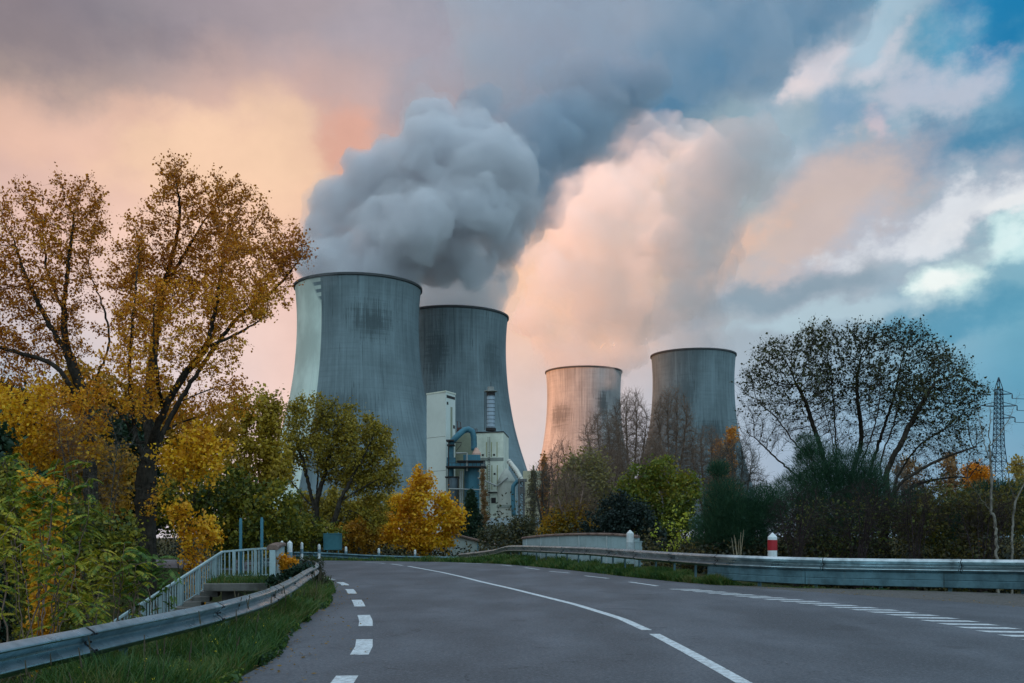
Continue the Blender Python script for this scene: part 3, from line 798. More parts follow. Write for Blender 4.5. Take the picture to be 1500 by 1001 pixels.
# near rail on the verge: top 0.75 m above the road
lp = [Vector((a, b, 0.60 + (0.0 if b < 15 else (b - 15) * 0.0075))) for a, b in LRAIL]
guardrail('low steel guardrail sweeping along the grassy verge in front of the concrete footbridge stairs', lp, +1, 1.0, 4.0, 4.0, 1.2, group='steel guardrails along the road')
rp = [p - Vector((0, 0, 0.155 * 1.38)) for p in [Vector((29.5, 2, 1.06)), Vector((25, 14, 1.04)), Vector((20.5, 23, 1.04))] + RRAIL]
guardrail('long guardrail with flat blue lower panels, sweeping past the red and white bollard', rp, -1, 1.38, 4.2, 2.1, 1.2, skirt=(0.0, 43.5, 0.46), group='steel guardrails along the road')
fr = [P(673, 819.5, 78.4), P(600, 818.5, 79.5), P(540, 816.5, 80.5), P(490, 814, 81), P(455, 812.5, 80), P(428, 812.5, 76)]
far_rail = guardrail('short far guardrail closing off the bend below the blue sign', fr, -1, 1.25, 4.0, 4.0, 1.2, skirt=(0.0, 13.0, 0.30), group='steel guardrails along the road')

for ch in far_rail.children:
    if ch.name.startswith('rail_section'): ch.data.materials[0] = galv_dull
# ------------------------------------------------------------------ bridge parapets, stair railing, posts
white_paint = worn('white_weathered_paint', (0.36, 0.47, 0.50), (0.20, 0.27, 0.28), scale=0.8, rough=0.65, amount=0.6, streak=0.35)
rust_cap = worn('rusty_brown_cap', (0.20, 0.135, 0.11), (0.06, 0.035, 0.03), scale=3, rough=0.8, amount=0.9)
conc_dark = worn('stained_concrete', (0.16, 0.15, 0.14), (0.05, 0.048, 0.042), scale=1.5, rough=0.9, amount=0.9, streak=0.4)
blue_steel = worn('blue_painted_steel', (0.10, 0.28, 0.36), (0.05, 0.13, 0.17), scale=1.2, rough=0.6, amount=0.7, streak=0.4)
stiff_m = worn('stiffener_paint', (0.50, 0.58, 0.60), scale=2, rough=.6)
def parapet(label, path, zb, H, seam, thick=0.16, cap_w=0.34):
    root = thing('bridge_parapet', label, 'parapet', (path[0].x, path[0].y, zb), 0, 'parapets of the small bridge')
    inv = Matrix.Translation(-Vector(root.location)); L = densify(path, 0.6)
    base = [inv @ Vector((p.x, p.y, zb)) for p in L]
    # panel whose top follows the path
    mb = MB(); b0 = 0
    for i, p in enumerate(L):
        d = L[min(i + 1, len(L) - 1)] - L[max(i - 1, 0)]; d.z = 0; d.normalize(); s = Vector((d.y, -d.x, 0)) * thick / 2
        q = inv @ p; qb = Vector((q.x, q.y, 0.0))
        mb.v += [qb - s, qb + s, q + s, q - s]
    for i in range(len(L) - 1):
        u = 4 * i
        for e in range(4): mb.f.append((u + e, u + (e + 1) % 4, u + 4 + (e + 1) % 4, u + 4 + e))
    mb.f += [(3, 2, 1, 0), tuple(4 * (len(L) - 1) + e for e in range(4))]
    mb.build('panel', white_paint, root)
    MB().sweep([inv @ p for p in L], [(-cap_w / 2, 0.003), (cap_w / 2, 0.003), (cap_w / 2, 0.09), (cap_w * 0.3, 0.15), (-cap_w * 0.3, 0.15), (-cap_w / 2, 0.09)]).build('cap_rail', rust_cap, root, bevel=0.01)
    acc = 0.0
    for i in range(len(L) - 1):
        acc += (L[i + 1] - L[i]).length
        if acc > seam:
            acc = 0.0; d = (L[i + 1] - L[i]).normalized(); p = inv @ L[i]
            MB().box((p.x, p.y, (p.z) / 2), (0.09, thick + 0.07, p.z - 0.02), math.atan2(d.y, d.x)).build('stiffener', stiff_m, root)
    return root
parapet('white parapet end with a rusty cap beside the footbridge stairs', [P(399, 806, 30), P(404, 802.5, 34), P(409, 800.5, 39), P(413.5, 800, 44)], -0.3, 1.2, 1.6)
parapet('long white parapet with a rusty cap standing behind the far guardrail', [P(936, 788.5, 58.5), P(900, 785, 59.5), P(850, 784.5, 62), P(800, 786.5, 66), P(767, 790, 70)], 0.2, 1.2, 2.2)
MB_ = MB().box((0, 0, 0.5), (0.42, 0.32, 1.45)).box((0, 0, 1.24), (0.5, 0.4, 0.04))
o = MB_.build('parapet_pillar', white_paint, None, bevel=0.02); q = P(935, 800, 58.0); o.location = (q.x, q.y, 0.25)
tag(o, 'square white end pillar of the long bridge parapet', 'pillar')

# concrete landing and its white stair railing
o = MB().box((0, 0, 0), (2.1, 3.4, 0.26)).box((0.1, 0.4, -0.9), (1.5, 2.2, 1.6)).box((-0.1, -1.2, -0.62), (1.9, 0.3, 0.25)).build('concrete_landing', conc_dark, None, bevel=0.03)
o.location = (-9.05, 34.7, 0.10); o.rotation_euler = (0, 0, R(6))
tag(o, 'dark stained concrete landing with grass on top at the head of the stairs', 'landing')
def railing():
    root = thing('stair_railing', 'white railing running level over the landing then down the stairs', 'railing', (-10, 34, 0))
    inv = Matrix.Translation(-Vector(root.location))
    top = [P(392, 803.5, 35.8), P(367, 805, 36.2), P(326, 808.5, 36.4), P(180, 902, 31.0), P(150, 922, 30.6)]
    bot = [p - Vector((0, 0, h)) for p, h in zip(top, (0.98, 0.98, 0.95, 0.90, 0.9))]
    def bar(a, b, wd, ht, name):
        d = b - a; L = d.length; M = Matrix.Translation(inv @ ((a + b) / 2)) @ d.to_track_quat('X', 'Z').to_matrix().to_4x4()
        MB().box((0, 0, 0), (L + 0.03, wd, ht), 0, M).build(name, white_paint, root, bevel=0.008)
    for i in range(len(top) - 1):
        bar(top[i], top[i + 1], 0.09, 0.07, 'handrail')
        bar(bot[i] + Vector((0, 0, 0.06)), bot[i + 1] + Vector((0, 0, 0.06)), 0.05, 0.05, 'bottom_rail')
        L = (top[i + 1] - top[i]).length; n = max(2, int(L / 0.155))
        for k in range(n):
            f = (k + 0.5) / n; a = top[i].lerp(top[i + 1], f); b = bot[i].lerp(bot[i + 1], f)
            if k % 7 == 3:
                MB().box(inv @ Vector((a.x, a.y, (a.z + b.z) / 2 - 0.15)), (0.11, 0.09, a.z - b.z + 0.25)).build('post', white_paint, root, bevel=0.006)
            else:
                MB().box(inv @ Vector((a.x, a.y, (a.z + b.z) / 2)), (0.045, 0.035, a.z - b.z - 0.04)).build('baluster', white_paint, root)
railing()
st = MB()
for k in range(11):
    a = P(326, 850, 35.4).lerp(P(180, 940, 30.4), (k + 0.5) / 11)
    st.box((a.x, a.y, a.z - 0.20), (0.55, 1.3, 0.17 + 0.01 * (k % 2)), R(12))
o = st.build('stair_flight', conc_dark); tag(o, 'concrete stair flight dropping below the white railing', 'stairs')
for (px, top, lab) in ((352.5, 761, 'thin pale blue pole standing behind the bend of the stair railing'), (383.5, 760, 'thin pale blue pole standing just beside the rusty parapet cap')):
    a = P(px, top, 36.5); mb = MB()
    mb.tube([(0, 0, -0.4), (0, 0, a.z)], 0.055, 10).tube([(0, 0, a.z), (0, 0, a.z + 0.05)], 0.04, 10).box((0, 0, 0.25), (0.2, 0.2, 0.02))
    o = mb.build('steel_pole', worn('pole_blue', (0.06, 0.19, 0.25), scale=3, rough=0.6)); o.location = (a.x, a.y, 0); tag(o, lab, 'pole')

# guide posts
post_white = worn('post_white', (0.72, 0.76, 0.78), (0.40, 0.43, 0.44), scale=4, rough=0.55, amount=0.6, streak=0.3)
post_red = worn('post_red', (0.42, 0.02, 0.03), (0.20, 0.012, 0.015), scale=5, rough=0.5)
post_blue = worn('post_grey_blue', (0.16, 0.26, 0.32), scale=5, rough=0.6)
def guide_post(px, ptop, D, wpx, hm, label, band=None, name='guide_post', group='white guide posts behind the guardrails'):
    a = P(px, ptop, D); r = wpx * D / FPX / 2; zb = a.z - hm
    root = thing(name, label, 'bollard', (a.x, a.y, zb), 0, group)
    MB().lathe([(r * 0.96, 0), (r, 0.02), (r, hm - r * 1.0), (r * 0.93, hm - r * 0.85), (r * 0.15, hm - 0.01), (0.01, hm)], n=20).build('body', post_white, root, False, bevel=0.004)
    if band:
        f0, f1, mt = band
        MB().lathe([(r + 0.004, hm * f0), (r + 0.006, hm * f0 + 0.005), (r + 0.006, hm * f1 - 0.005), (r + 0.004, hm * f1)], n=20).build('band', mt, root)
    return root
guide_post(1131.5, 780.5, 36.8, 13.6, 1.25, 'white bollard with a broad red band behind the long guardrail', (0.49, 0.79, post_red), 'bollard', None)
guide_post(923, 776.5, 55, 10.6, 1.3, 'plain white bollard in front of the end of the long white parapet', (0.20, 0.50, worn('post_pale_grey', (0.48, 0.55, 0.58), scale=6)), 'bollard', None)  # lower band in a greyer tone than the white body
guide_post(413, 792, 46, 4.8, 1.2, 'slim white guide post just behind the rusty cap of the parapet', (0.3, 0.42, post_blue))
guide_post(424.5, 792, 42, 7.6, 1.25, 'widest of the white guide posts, where the far guardrail begins', (0.42, 0.62, post_blue))
guide_post(442, 794, 60, 4.4, 1.2, 'second white guide post along the start of the far guardrail', (0.42, 0.66, post_blue))
guide_post(467.5, 797, 76, 4.2, 1.2, 'white guide post beside the blue sign on the bend', (0.42, 0.66, post_blue))
guide_post(506.8, 800.5, 83, 3.8, 1.2, 'white guide post beneath the olive green tree, past the blue sign', (0.42, 0.66, post_blue))
guide_post(555, 803, 84, 3.6, 1.2, 'white guide post in front of the bright yellow tree, nearer its trunk', (0.42, 0.66, post_blue))
guide_post(608, 805, 85, 3.4, 1.2, 'last white guide post before the small tiled house', (0.42, 0.66, post_blue))

# sign seen from behind
a = P(487.5, 806, 86); root = thing('road_sign', 'blue green rectangular road sign on two legs above the far guardrail', 'sign', (a.x, a.y, -0.6))
k = 86 / FPX; zt = P(0, 781.5, 86).z + 0.6; zb = P(0, 806, 86).z + 0.6
MB().box((0, 0, (zt + zb) / 2), (27 * k, 0.05, zt - zb)).box((0, -0.04, zt - 0.05), (27 * k, 0.04, 0.06)).box((0, -0.04, zb + 0.05), (27 * k, 0.04, 0.06)).box((-13.2 * k, -0.04, (zt + zb) / 2), (0.05, 0.04, zt - zb - 0.2)).box((13.2 * k, -0.04, (zt + zb) / 2), (0.05, 0.04, zt - zb - 0.2)).build('panel', worn('sign_back', (0.05, 0.17, 0.21), scale=1.0, rough=0.5, amount=0.7), root)
for sx in (-1, 1): MB().box((sx * 8 * k, 0.07, zt / 2), (0.09, 0.06, zt + 0.15)).build('leg', blue_steel, root)

# small tiled house
def hut():
    D = 112; k = D / FPX
    a = P(690, 812, D)
    root = thing('small_house', 'small pale rendered house with a sloping tiled roof beside the yellow tree', 'house', (a.x, D, -2.2))
    zr, ze = P(655, 780, D).z + 2.2, P(727, 800, D).z + 2.2
    w0, w1 = (650 - 690) * k, (722 - 690) * k
    wl = MB(); dpt = 6.0
    zw0, zw1 = zr - 0.1, ze + 0.16
    lft = w0 - 3.0
    V = [(lft, 0, 0), (w1, 0, 0), (w1, 0, zw1), (w0, 0, zw0), (lft, 0, zw0 - 0.9)]
    wl.v = [Vector(v) for v in V] + [Vector((v[0], dpt, v[2])) for v in V]
    wl.f = [(0, 1, 2, 3, 4), (9, 8, 7, 6, 5)] + [(q, q + 5, (q + 1) % 5 + 5, (q + 1) % 5) for q in range(5)]
    wl.build('wall', worn('pale_render', (0.42, 0.48, 0.46), (0.22, 0.25, 0.23), scale=0.8, rough=0.9, amount=0.7, streak=0.3), root)
    m, t = new_mat('roof_tiles')
    co = t.add('ShaderNodeTexCoord').outputs['Object']; x, y, z = t.sep(co)
    wv = t.math('ABSOLUTE', t.math('SINE', t.math('MULTIPLY', y, 14.0))); n = t.noise(co, 3.0, 4)
    c = t.mix(n, (0.30, 0.20, 0.16), (0.16, 0.11, 0.09)); c = t.mix(t.math('MULTIPLY', wv, 0.4), c, (0.07, 0.05, 0.045))
    finish(t, c, 0.9, 0, wv, 0.6, 0.05)
    rf = MB()
    for (xa, za, xb, zb_) in ((w0, zr, w1 + 0.35, ze), (lft - 0.3, zw0 - 1.0, w0 - 0.01, zr)):
        i = len(rf.v); rf.v += [Vector(v) for v in ((xa, -0.3, za), (xb, -0.3, zb_), (xb, dpt + .3, zb_), (xa, dpt + .3, za), (xa, -0.3, za + 0.16), (xb, -0.3, zb_ + 0.16), (xb, dpt + .3, zb_ + 0.16), (xa, dpt + .3, za + 0.16))]
        rf.f += [tuple(i + q for q in f) for f in ((0,3,2,1),(4,5,6,7),(0,1,5,4),(1,2,6,5),(2,3,7,6),(3,0,4,7))]
    rf.build('roof', m, root)
    MB().box(((700 - 690) * k, -0.03, P(0, 806, D).z + 2.2), (0.12, 0.05, 2.0)).build('downpipe', blue_steel, root)
hut()

# ------------------------------------------------------------------ lime works in front of the second tower
FD = 300.0; FK = FD / FPX
cream = worn('cream_cladding', (0.70, 0.72, 0.62), (0.40, 0.42, 0.34), scale=0.12, rough=0.8, amount=0.6, streak=0.35)
pale_wall = worn('pale_concrete_wall', (0.62, 0.67, 0.63), (0.50, 0.54, 0.50), scale=0.06, rough=0.85, amount=0.6, streak=0.25)
olive = worn('olive_cladding', (0.30, 0.32, 0.24), scale=0.15, rough=0.85)
dark_trim = worn('dark_trim', (0.035, 0.03, 0.03), scale=0.6, rough=0.8)
grey_band = worn('grey_band', (0.26, 0.28, 0.25), scale=0.3, rough=0.85)
plant_blue = worn('plant_blue', (0.05, 0.17, 0.23), (0.03, 0.075, 0.10), scale=0.25, rough=0.55, amount=0.9, streak=0.5)
rib_m = worn('yellowed_rib', (0.34, 0.32, 0.17), scale=0.3, rough=0.8)
plant_grey = worn('plant_grey', (0.30, 0.31, 0.30), (0.14, 0.14, 0.14), scale=0.25, rough=0.75, streak=0.3)
GZ = -1.6
def pz(py, D=FD): return CH + (HY - py) * D / FPX
def prism(mb, foot, z0, z1):
    i = len(mb.v); n = len(foot)
    mb.v += [Vector((x, y, z0)) for x, y in foot] + [Vector((x, y, z1)) for x, y in foot]
    mb.f += [tuple(i + q for q in reversed(range(n))), tuple(i + n + q for q in range(n))] + [(i + q, i + (q + 1) % n, i + n + (q + 1) % n, i + n + q) for q in range(n)]
    return mb
def fp(*pd): return [((px - 750) * D / FPX, D) for px, D in pd]
# tall white tower
A, B, C, E = fp((625, 305), (653, 299), (667, 305), (640, 311))
root = thing('tall_white_block', 'tall narrow white concrete block with a slit window beside the nearest cooling tower', 'building', (0, 0, 0))
prism(MB(), [A, B, C, E], GZ, pz(575)).build('wall', pale_wall, root)
prism(MB(), [(A[0] - .15, A[1]), (B[0], B[1] - .25), (C[0] + .2, C[1]), (E[0], E[1] + .2)], pz(575) + 0.01, pz(573)).build('roof_edge', cream, root)
def on_face(mb, p0, p1, f0, f1, z0, z1, out=0.06):
    a = Vector((*p0, 0)).lerp(Vector((*p1, 0)), f0); b = Vector((*p0, 0)).lerp(Vector((*p1, 0)), f1)
    d = (b - a).normalized(); n = Vector((d.y, -d.x, 0)) * out
    i = len(mb.v)
    for p in (a - n, b - n, b + n, a + n): mb.v.append(Vector((p.x, p.y, z0)))
    for p in (a - n, b - n, b + n, a + n): mb.v.append(Vector((p.x, p.y, z1)))
    mb.f += [tuple(i + q for q in f) for f in ((0,3,2,1),(4,5,6,7),(0,1,5,4),(1,2,6,5),(2,3,7,6),(3,0,4,7))]
    return mb
for (f0, f1, y0, y1, mt, nm) in ((0.08, 0.95, 583, 579, dark_trim, 'louvre'), (0.10, 0.25, 593, 589, dark_trim, 'window'), (0.48, 0.68, 645, 595, olive, 'slit_window'), (0.76, 0.94, 626, 621, dark_trim, 'window')):
    on_face(MB(), B, C, f0, f1, pz(y0), pz(y1)).build(nm, mt, root)
for yy in (640, 690): on_face(MB(), A, B, 0.0, 0.995, pz(yy), pz(yy) + 0.12, 0.03).build('joint', grey_band, root)
# main building
root = thing('factory_building', 'cream clad factory building with a dark roof edge and vertical ribs', 'building', (0, 0, 0))
F0, F1, F2, F3 = fp((698, 303), (737.5, 301), (745, 318), (704, 320))
prism(MB(), [F0, F1, F2, F3], GZ, pz(633)).build('wall', cream, root)
prism(MB(), [(F0[0] - .3, F0[1] - .3), (F1[0] + .1, F1[1] - .3), (F2[0] + .1, F2[1]), (F3[0], F3[1])], pz(633) + .01, pz(631.5)).build('roof_edge', dark_trim, root)
on_face(MB(), F0, F1, 0.12, 1.0, pz(675), pz(670), 0.08).build('cladding_band', grey_band, root)
for f in (0.36, 0.54, 0.75):
    on_face(MB(), F0, F1, f, f + 0.028, pz(669), pz(647), 0.08).build('rib', rib_m, root)
for f in (0.38, 0.56, 0.76): on_face(MB(), F0, F1, f, f + 0.028, pz(717), pz(681), 0.08).build('rib', rib_m, root)
for f, yy in ((0.20, 666), (0.62, 666), (0.64, 694), (0.64, 711)):
    on_face(MB(), F0, F1, f, f + 0.07, pz(yy + 1.4), pz(yy - 1.6), 0.10).build('window', dark_trim, root)
on_face(MB(), F0, F1, 0.46, 0.78, pz(722), pz(720.5), 0.5).build('balcony', dark_trim, root)
on_face(MB(), F0, F1, 0.55, 0.72, pz(737), pz(729), 0.10).build('window', dark_trim, root)
o2 = fp((667, 309), (699, 306), (704, 325), (672, 326))
prism(MB(), o2, GZ, pz(631)).build('annex_wall', olive, root)
rl = MB()
for q in range(14):
    a = Vector((*o2[0], 0)).lerp(Vector((*o2[1], 0)), q / 13); rl.tube([(a.x, a.y, pz(631)), (a.x, a.y, pz(631) + 1.1)], 0.06, 4)
rl.tube([(o2[0][0], o2[0][1], pz(631) + 1.1), (o2[1][0], o2[1][1], pz(631) + 1.1)], 0.07, 4).tube([(o2[0][0], o2[0][1], pz(631) + .55), (o2[1][0], o2[1][1], pz(631) + .55)], 0.05, 4)
rl.box((o2[0][0] + 1.2, o2[0][1] + 2, pz(626)), (1.5, 1.5, 2.0)).tube([(o2[0][0] + .6, o2[0][1], pz(631)), (o2[0][0] + .6, o2[0][1], pz(612)), (o2[0][0] + 1.6, o2[0][1], pz(614)), (o2[0][0] + 1.8, o2[0][1], pz(631))], 0.12, 6)
rl.build('roof_railing', worn('red_brown_steel', (0.12, 0.06, 0.05), scale=0.5, rough=0.8), root)
# chimney
a = P(719, 630, 308)
root = thing('metal_chimney', 'slim banded metal chimney with a wide cap on the factory roof', 'chimney', (a.x, a.y, a.z))
hs = pz(567, 308) - a.z; rr = 5.6 * 308 / FPX
MB().lathe([(rr, 0), (rr, hs * 0.90)], n=24, caps=False).build('shaft', worn('chimney_steel', (0.34, 0.42, 0.50), (0.22, 0.27, 0.33), scale=0.3, rough=0.5, streak=0.4), root, True)
bd = MB()
for q in range(9): bd.lathe([(rr, hs * (0.06 + q * 0.09)), (rr + .1, hs * (0.06 + q * 0.09)), (rr + .1, hs * (0.068 + q * 0.09)), (rr, hs * (0.068 + q * 0.09))], n=24, caps=False)
bd.lathe([(rr + .02, hs * .80), (rr + .1, hs * .80), (rr + .12, hs * .90), (rr + .02, hs * .90)], n=24, caps=False)
bd.tube([(-rr - .3, 0, 0), (-rr - .3, 0, hs * .88)], 0.08, 4).tube([(-rr - .7, 0, 0), (-rr - .7, 0, hs * .88)], 0.08, 4)
bd.build('band', dark_trim, root)
MB().lathe([(rr, hs * .87), (rr * 1.75, hs * .89), (rr * 1.75, hs * .905), (rr * 1.0, hs * .91), (rr * .85, hs * .92), (rr * .85, hs)], n=24).build('cap', plant_grey, root)
MB().lathe([(rr * 1.35, -0.3), (rr * 1.35, 0.5), (rr, 0.6)], n=24).tube([(0, 0, hs), (0, 0, hs + 1.6)], 0.06, 4).build('foot', dark_trim, root)
# blue ducts and filter
root = thing('dust_filter', 'blue industrial dust filter with an arched duct between the white block and the factory', 'machinery', (0, 0, 0))
MB().tube(densify([P(660.5, 700, 296), P(660.5, 655, 296), P(663, 647, 296), P(671, 638, 296), P(680, 630.5, 297), P(686, 629, 297), P(692, 632.5, 297), P(694, 640, 297), P(694.3, 660, 297)], 0.8), 4.4 * FK, 14).build('duct', plant_blue, root, True)
MB().lathe([(11.2 * FK, GZ), (11.2 * FK, pz(687))], c=(P(691, 0, 296).x, 296, 0), n=20).build('filter_body', plant_blue, root, False)
cb = MB(); q = P(683, 0, 294.5)
cb.box((P(683, 0, 294).x, 295, pz(684)), (55 * FK, 5.5, 5.2 * FK)); cb.box((P(691, 0, 294).x, 295.5, pz(673)), (24 * FK, 4.5, 8 * FK)); cb.box((P(661, 0, 294).x, 295, pz(677)), (12 * FK, 4, 8 * FK))
cb.build('casing', plant_blue, root)
cb = MB(); cb.box((P(683, 0, 293).x, 293.5, pz(687.2)), (57 * FK, 7.5, 0.35)).box((P(690, 0, 293).x, 294.5, pz(678.6)), (40 * FK, 6.5, 0.3)).box((P(659, 0, 293).x, 295, pz(648.5)), (11 * FK, 4.2, 0.4)).box((P(660, 0, 293).x, 295, pz(655)), (11 * FK, 4.0, 0.3)).box((P(662, 0, 293).x, 295, pz(701)), (20 * FK, 4.2, 0.35))
for px in (656, 662, 668, 674, 680, 686, 692, 698, 704, 710):
    cb.tube([(P(px, 0, 290).x, 290, pz(687)), (P(px, 0, 290).x, 290, pz(682))], 0.07, 4)
cb.tube([(P(656, 0, 290).x, 290, pz(682)), (P(710, 0, 290).x, 290, pz(682))], 0.07, 4).tube([(P(666, 0, 292).x, 292, pz(652)), (P(676, 0, 292).x, 292, pz(652)), (P(675, 0, 292).x, 292, pz(656)), (P(668, 0, 292).x, 292, pz(664))], 0.1, 4)
cb.tube([(P(657, 0, 292).x, 292, GZ), (P(657, 0, 292).x, 292, pz(650))], 0.16, 5).tube([(P(671, 0, 292).x, 292, GZ), (P(671, 0, 292).x, 292, pz(701))], 0.2, 5)
cb.build('platform', dark_trim, root)
MB().lathe([(6.5 * FK, 0), (6.5 * FK, 4 * FK), (2.0 * FK, 12 * FK)], c=(P(698, 0, 296).x, 296, pz(670)), n=16).build('hopper_cone', worn('peach_paint', (0.55, 0.33, 0.26), scale=0.4, rough=0.7), root)
MB().lathe([(3.2 * FK, GZ), (3.2 * FK, pz(735)), (7.5 * FK, pz(712)), (7.5 * FK, pz(704)), (5 * FK, pz(702))], c=(P(664, 0, 294).x, 294, 0), n=18).build('hopper', worn('hopper_blue_grey', (0.12, 0.16, 0.19), scale=0.4, rough=0.6, streak=0.5), root)
lad = MB()
for sx in (-.25, .25): lad.tube([(P(716, 0, 299).x + sx, 300.2, GZ), (P(716, 0, 299).x + sx, 300.2, pz(640))], .07, 4)
for q in range(40): lad.tube([(P(716, 0, 299).x - .25, 300.2, GZ + 1 + q * .7), (P(716, 0, 299).x + .25, 300.2, GZ + 1 + q * .7)], .05, 4)
lad.build('ladder', dark_trim, root)
pp = MB()
for px, y0, y1 in ((674, 690, 760), (677, 690, 760), (706, 680, 712), (709, 676, 730)): pp.tube([P(px, y0, 292), Vector((P(px, 0, 292).x, 292, pz(y1, 292)))], .22, 6)
pp.tube([P(668, 664, 292), P(684, 664, 292), P(684, 690, 292)], .3, 7).tube([P(657, 716, 291), P(712, 718, 291)], .2, 6).tube([P(700, 700, 291), P(728, 712, 290), P(744, 700, 289)], .25, 6)
pp.build('pipework', plant_grey, root)
# silo with conveyor
a = P(742, 760, 292); r = 13.5 * 292 / FPX
root = thing('lime_silo', 'squat pale silo with a conical roof in front of the factory', 'silo', (a.x, a.y, GZ))
MB().lathe([(r, 0), (r, pz(707, 292) - GZ)], n=28, caps=False).build('body', plant_grey if False else worn('silo_pale', (0.40, 0.40, 0.35), (0.28, 0.28, 0.25), scale=0.3, rough=0.8, streak=0.4), root, True)
MB().lathe([(r + .12, pz(707, 292) - GZ), (r + .12, pz(706, 292) - GZ), (r * .55, pz(694, 292) - GZ), (r * .16, pz(687, 292) - GZ), (0.05, pz(687, 292) - GZ + .1)], n=28).build('roof', worn('silo_roof', (0.36, 0.37, 0.33), scale=0.3, rough=0.8), root, True)
MB().lathe([(r + .05, pz(744, 292) - GZ), (r + .2, pz(744, 292) - GZ), (r + .2, pz(740, 292) - GZ), (r + .05, pz(740, 292) - GZ)], n=28, caps=False).build('band', grey_band, root)
root = thing('conveyor', 'white tubular conveyor climbing past the silo from a blue steel frame', 'conveyor', (0, 0, 0))
MB().tube([P(745, 675, 288), P(757, 690, 286), P(764, 703, 285)], 3.4 * 287 / FPX, 12).build('tube', worn('conveyor_white', (0.60, 0.58, 0.52), (0.35, 0.34, 0.31), scale=0.8, rough=0.7), root)
rb = MB()
for q in range(8):
    c = P(745, 675, 288).lerp(P(764, 703, 285), (q + .5) / 8); d = (P(764, 703, 285) - P(745, 675, 288)).normalized()
    rb.tube([c - d * .12, c + d * .12], 3.8 * 287 / FPX, 12)
rb.build('ring', plant_grey, root)
fb = MB()
for px in (760, 767): fb.tube([P(px, 702, 285), Vector((P(px, 0, 285).x, 285, GZ))], 0.18, 5)
for px in (761, 768): fb.tube([P(px, 702, 281), Vector((P(px, 0, 281).x, 281, GZ))], 0.18, 5)
for q in range(7):
    y0 = 706 + q * 8; fb.tube([P(760, y0, 285), P(767, y0 + 7, 285)], 0.1, 4).tube([P(760, y0, 285), P(767, y0, 285)], 0.1, 4)
fb.box(P(764, 719, 283), (11 * .19, 3, 1.6)).box(P(765, 704, 283), (13 * .19, 3, .7))
fb.build('frame', worn('frame_steel', (0.13, 0.13, 0.13), scale=.6), root)
MB().tube(densify([P(764, 706, 286), P(757, 706, 286), P(752, 712, 286), P(751.5, 730, 286), P(752.5, 756, 286)], 1), 3.2 * .19, 10).build('downpipe', plant_blue, root, True)
o = prism(MB(), fp((766, 330), (800, 328), (801, 340), (767, 342)), GZ, pz(690, 330)).build('shed', worn('yellow_shed', (0.55, 0.50, 0.36), scale=.2, rough=.8)); tag(o, 'low cream shed behind the slim poplars next to the conveyor', 'shed')
o = prism(MB(), fp((713, 270), (792, 268), (792, 269), (713, 271)), GZ, pz(759, 270)).build('yard_wall', worn('yard_wall_grey', (0.30, 0.34, 0.36), scale=.4, rough=.9, streak=.5)); tag(o, 'long low grey wall around the yard at the foot of the silo', 'wall')

# ------------------------------------------------------------------ pylon
def pylon():
    D = 350.0; k = D / FPX; a = P(1463, 700, D)
    root = thing('power_pylon', 'tall lattice electricity pylon rising behind the thin saplings', 'pylon', (a.x, D, GZ))
    H = pz(553, D) - GZ; mt = worn('pylon_steel', (0.035, 0.06, 0.09), scale=.3, rough=.6, metal=.3)
    def half(z):
        f = z / H
        return 4.6 * (1 - f / 0.60) + 1.35 * (f / 0.60) if f < 0.60 else (1.35 + (0.95 - 1.35) * (f - .6) / .33 if f < 0.93 else max(0.05, 0.95 * (1 - (f - .93) / .07)))
    mb = MB(); zs = [0]
    while zs[-1] < H * .93: zs.append(min(H * .93, zs[-1] + max(1.6, half(zs[-1]) * 1.5)))
    cs = ((-1, -1), (1, -1), (1, 1), (-1, 1))
    for z0, z1 in zip(zs, zs[1:]):
        for q in range(4):
            (x0, y0), (x1, y1) = cs[q], cs[(q + 1) % 4]; h0, h1 = half(z0), half(z1)
            mb.tube([(x0 * h0, y0 * h0, z0), (x1 * h1, y1 * h1, z1)], 0.08, 4, False).tube([(x1 * h0, y1 * h0, z0), (x0 * h1, y0 * h1, z1)], 0.08, 4, False).tube([(x0 * h1, y0 * h1, z1), (x1 * h1, y1 * h1, z1)], 0.08, 4, False)
    mb.build('lattice', mt, root)
    lg = MB()
    for (x, y) in cs: lg.tube([(x * half(z), y * half(z), z) for z in zs + [H]], 0.15, 5)
    lg.build('leg_frame', mt, root)
    for fz, L in ((.90, 3.6), (.83, 5.2), (.76, 4.4)):
        for s in (1, -1):
            if s < 0 and fz != .83: continue
            z = H * fz; ar = MB(); h = half(z)
            ar.tube([(h * s, -h, z), (h * s + L * s, 0, z + .2)], .12, 4).tube([(h * s, h, z), (h * s + L * s, 0, z + .2)], .12, 4).tube([(h * s, 0, z + 1.5), (h * s + L * s, 0, z + .2)], .11, 4)
            ar.build('cross_arm', mt, root)
            MB().lathe([(.12, -1.6), (.25, -1.3), (.12, -1.1), (.25, -.9), (.12, -.7), (.25, -.5), (.1, -.2), (.1, 0)], c=(h * s + L * s, 0, z + .2), n=8).build('insulator', dark_trim, root)
            e = Vector((a.x + h * s + L * s, D, GZ + z - 1.4)); far = Vector((a.x + 260, D - 70 + 20 * fz, GZ + z - 3))
            if s > 0:
                pts = []
                for q in range(25):
                    f = q / 24; p = e.lerp(far, f); p.z -= 9 * 4 * f * (1 - f) * .5; pts.append(p)
                o = MB().tube(pts, .09, 4).build('power_line', mt)
                tag(o, {.90: 'uppermost thin power line leaving the pylon', .83: 'middle thin power line leaving the pylon', .76: 'lowest thin power line leaving the pylon'}[fz], 'power line', 'power lines from the pylon')
pylon()
